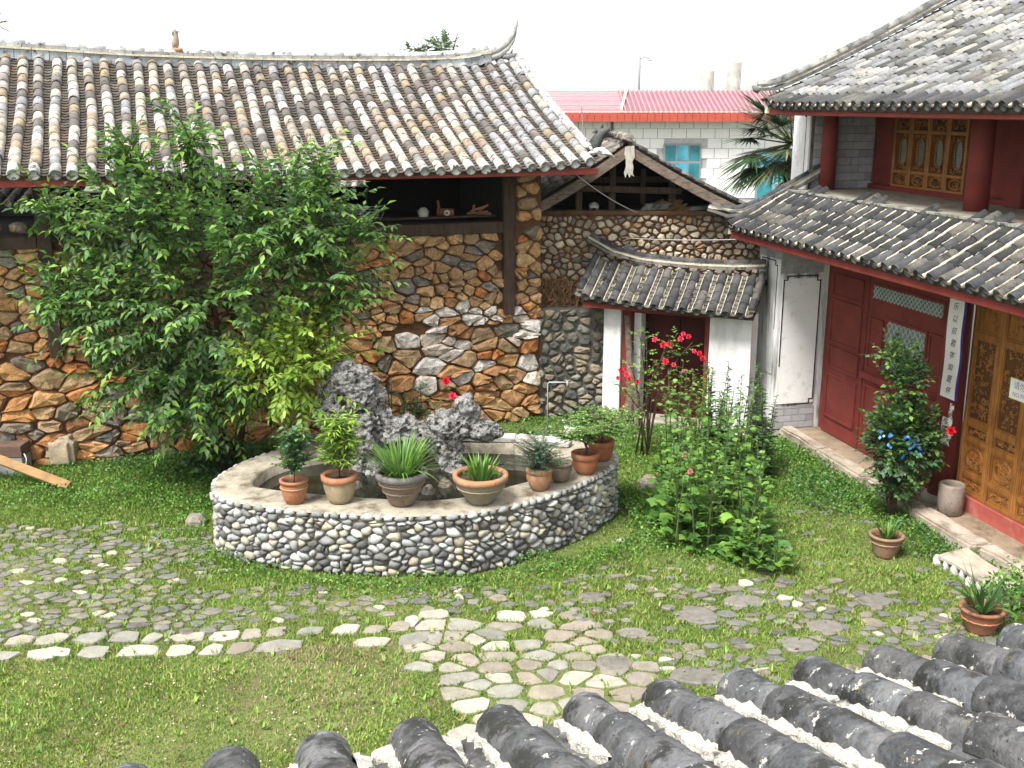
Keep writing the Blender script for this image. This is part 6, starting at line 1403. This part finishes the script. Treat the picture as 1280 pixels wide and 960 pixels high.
x, y = xy[:, 0], xy[:, 1]; ok = clear(x, y)
n1 = vnoise(x+20, y+20, .9, 1); n2 = vnoise(x+20, y+20, 3.1, 2)
lawn = (x < -1.0) & (y < 8.9+(x+9.2)/8.1*1.08+.05)
worn = (vnoise(x+20, y+20, .55, 5) > .62)
dens = np.where(lawn, .97-.45*worn*(n2 > .4), .72+.5*n1*n2*2)
ok &= np.random.rand(N) < dens; x, y, n1, n2, lawn, worn = x[ok], y[ok], n1[ok], n2[ok], lawn[ok], worn[ok]; m = len(x)
far = np.clip((y-11)/6, 0, 1)
h = np.random.uniform(.012, .034, m)*(1+1.1*(n1 > .68)*np.random.rand(m))*(1+.7*(n2-.4))*(1+.4*far)*np.where(lawn, 1.0, .85); w = np.random.uniform(.005, .011, m)*(1+.5*far)
a = np.random.uniform(0, 6.283, m); ln_ = np.random.uniform(0, 1.2, m)
bx = np.cos(a)*w; by = np.sin(a)*w; a2 = np.random.uniform(0, 6.283, m)
z0 = np.full(m, -.012)
P0 = np.stack([x-bx, y-by, z0], 1); P1 = np.stack([x+bx, y+by, z0], 1); P2 = np.stack([x+np.cos(a2)*ln_*h, y+np.sin(a2)*ln_*h, z0+h+.008], 1)
V = np.stack([P0, P1, P2], 1).reshape(-1, 3); T = np.arange(3*m).reshape(-1, 3)
A1 = np.array([(.17, .26, .045), (.23, .33, .06), (.31, .39, .09), (.12, .22, .035)])[np.random.randint(0, 4, m)]; dry = np.array([.34, .29, .16])
c = A1*np.random.uniform(.8, 1.2, (m, 1)); dm = (np.random.rand(m) < np.where(lawn, .12+.35*(n1 > .55)+.25*worn, .07))[:, None]; c = np.where(dm, dry*np.random.uniform(.7, 1.2, (m, 1)), c)
c = c*np.where(lawn, 1.0, .92)[:, None]
fast('lawn_grass', V, T, M['grass'], None, c, (-1, 11, 0), label='short patchy grass with dry spots covering the courtyard and filling the gaps between stones', cat='grass', kind='stuff')
# broad-leaved ground cover, thick in the damp corners
N = 260000; xy = np.random.rand(N, 2)*np.array([14.4, 8.6])+np.array([-8.2, 9.4]); x, y = xy[:, 0], xy[:, 1]
ok = clear(x, y); n1 = vnoise(x+20, y+20, .8, 7); n2 = vnoise(x+20, y+20, 2.6, 8)
pd = np.sqrt(((x+1.2)/2.75)**2+((y-13.15)/1.78)**2)-1
lush = np.clip((y-13.0)/1.2, 0, 1)*.75+np.clip(1-pd/.30, 0, 1)*1.1*(pd > 0)+np.clip(1-np.hypot((x-2.6)/1.2, (y-12.9)/1.5), 0, 1)*1.2+np.clip(1-abs((x-5.25+.237*(13.2-y)*-1))/.7, 0, 1)*(y > 11.3)*.9
lush = np.clip(lush*(.55+.9*n1), 0, 1.2); ok &= np.random.rand(N) < lush*.75+.22*n2*(n1 > .35); x, y, lush, n1, n2 = x[ok], y[ok], lush[ok], n1[ok], n2[ok]; m = len(x)
hz = (.015+.10*lush*np.random.rand(m)**.6*(.5+n2)); pos = np.stack([x, y, hz], 1); nr = rdir(m, 1.8); nr[:, 2] = abs(nr[:, 2]); ax = rdir(m, .15); ax = norm(ax)
lf = Leaves(); pal = np.array([(.08, .19, .03), (.11, .24, .04), (.06, .15, .028), (.16, .31, .045)]); c = pal[np.random.randint(0, 4, m)]*np.random.uniform(.75, 1.25, (m, 1))
lf.add(pos, ax, nr, np.random.uniform(.02, .042, m)*(.7+.5*lush), .34, c, droop=.1)
lf.build('ground_cover', M['leaf'], None, (-1, 12, 0), label='low leafy clover and weeds thick round the pond, walls and steps', cat='ground cover', kind='stuff')
# longer grass tufts and plantain rosettes
lf = Leaves(); rg = random.Random(91); tx = np.array([rg.uniform(-7.8, 5.0) for k in range(2600)]); ty = np.array([rg.uniform(7.9, 15.2) for k in range(2600)]); ok = clear(tx, ty)
for x_, y_ in zip(tx[ok], ty[ok]):
    on_lawn = x_ < -1 and y_ < 8.9+(x_+9.2)/8.1*1.08
    if on_lawn and rg.random() < .45: continue
    wide = rg.random() < .35; nb_ = rg.randint(4, 7); cc = rg.choice([(.16, .28, .05), (.22, .34, .07), (.11, .21, .04), (.30, .32, .12)])
    for q in range(nb_):
        a = rg.uniform(0, 6.28); inc = rg.uniform(.3, 1.3); lf.blade((x_+rg.uniform(-.015, .015), y_+rg.uniform(-.015, .015), 0), (math.cos(a)*inc, math.sin(a)*inc, 1), rg.uniform(.04, .10), .020 if wide else .008, .04, cc, seg=3)
lf.build('grass_tufts', M['grass'], None, (-1, 11, 0), label='longer tufts of grass and small rosettes dotted between the stones and over the lawn', cat='grass tufts', kind='stuff')
# fallen leaves, brown and yellow, under the tree and across the paving
N = 700; xs = np.random.uniform(-7.5, 5, N); ys = np.random.uniform(8, 15, N); k_ = clear(xs, ys) | (ys < 11.2); xs, ys = xs[k_], ys[k_]; m = len(xs); lf = Leaves()
lf.add(np.stack([xs, ys, np.full(m, .030)], 1), norm(rdir(m, 0)*np.array([1, 1, .15])), rdir(m, 3), np.random.uniform(.03, .065, m), .26, pick([(.20, .11, .04), (.30, .22, .07), (.13, .08, .04), (.24, .26, .07)], m), droop=.1)
lf.build('fallen_leaves', M['leaf'], None, (-1, 11, 0), label='scattered brown and yellow fallen leaves lying across the courtyard', cat='fallen leaves', kind='stuff')
# pale specks: pebbles and fallen petals on the lawn
N = 420; xs = np.random.uniform(-6.5, -.9, N); ys = np.random.uniform(7.6, 9.6, N); k_ = ys < 8.9+(xs+9.2)/8.1*1.08-.05; xs, ys = xs[k_], ys[k_]; lf = Leaves(); m = len(xs)
lf.lobed(np.stack([xs, ys, np.full(m, .016)], 1), rdir(m, 0)*np.array([1, 1, .2]), rdir(m, 3)*np.array([1, 1, 1]), np.random.uniform(.006, .015, m), pick([(.50, .46, .38), (.5, .42, .32), (.55, .5, .42)], m), n=6, inner=.9)
lf.build('gravel_specks', M['rock'], None, (-3, 8.5, 0), label='scattered pale pebbles and fallen petals on the near lawn', cat='pebbles', kind='stuff')
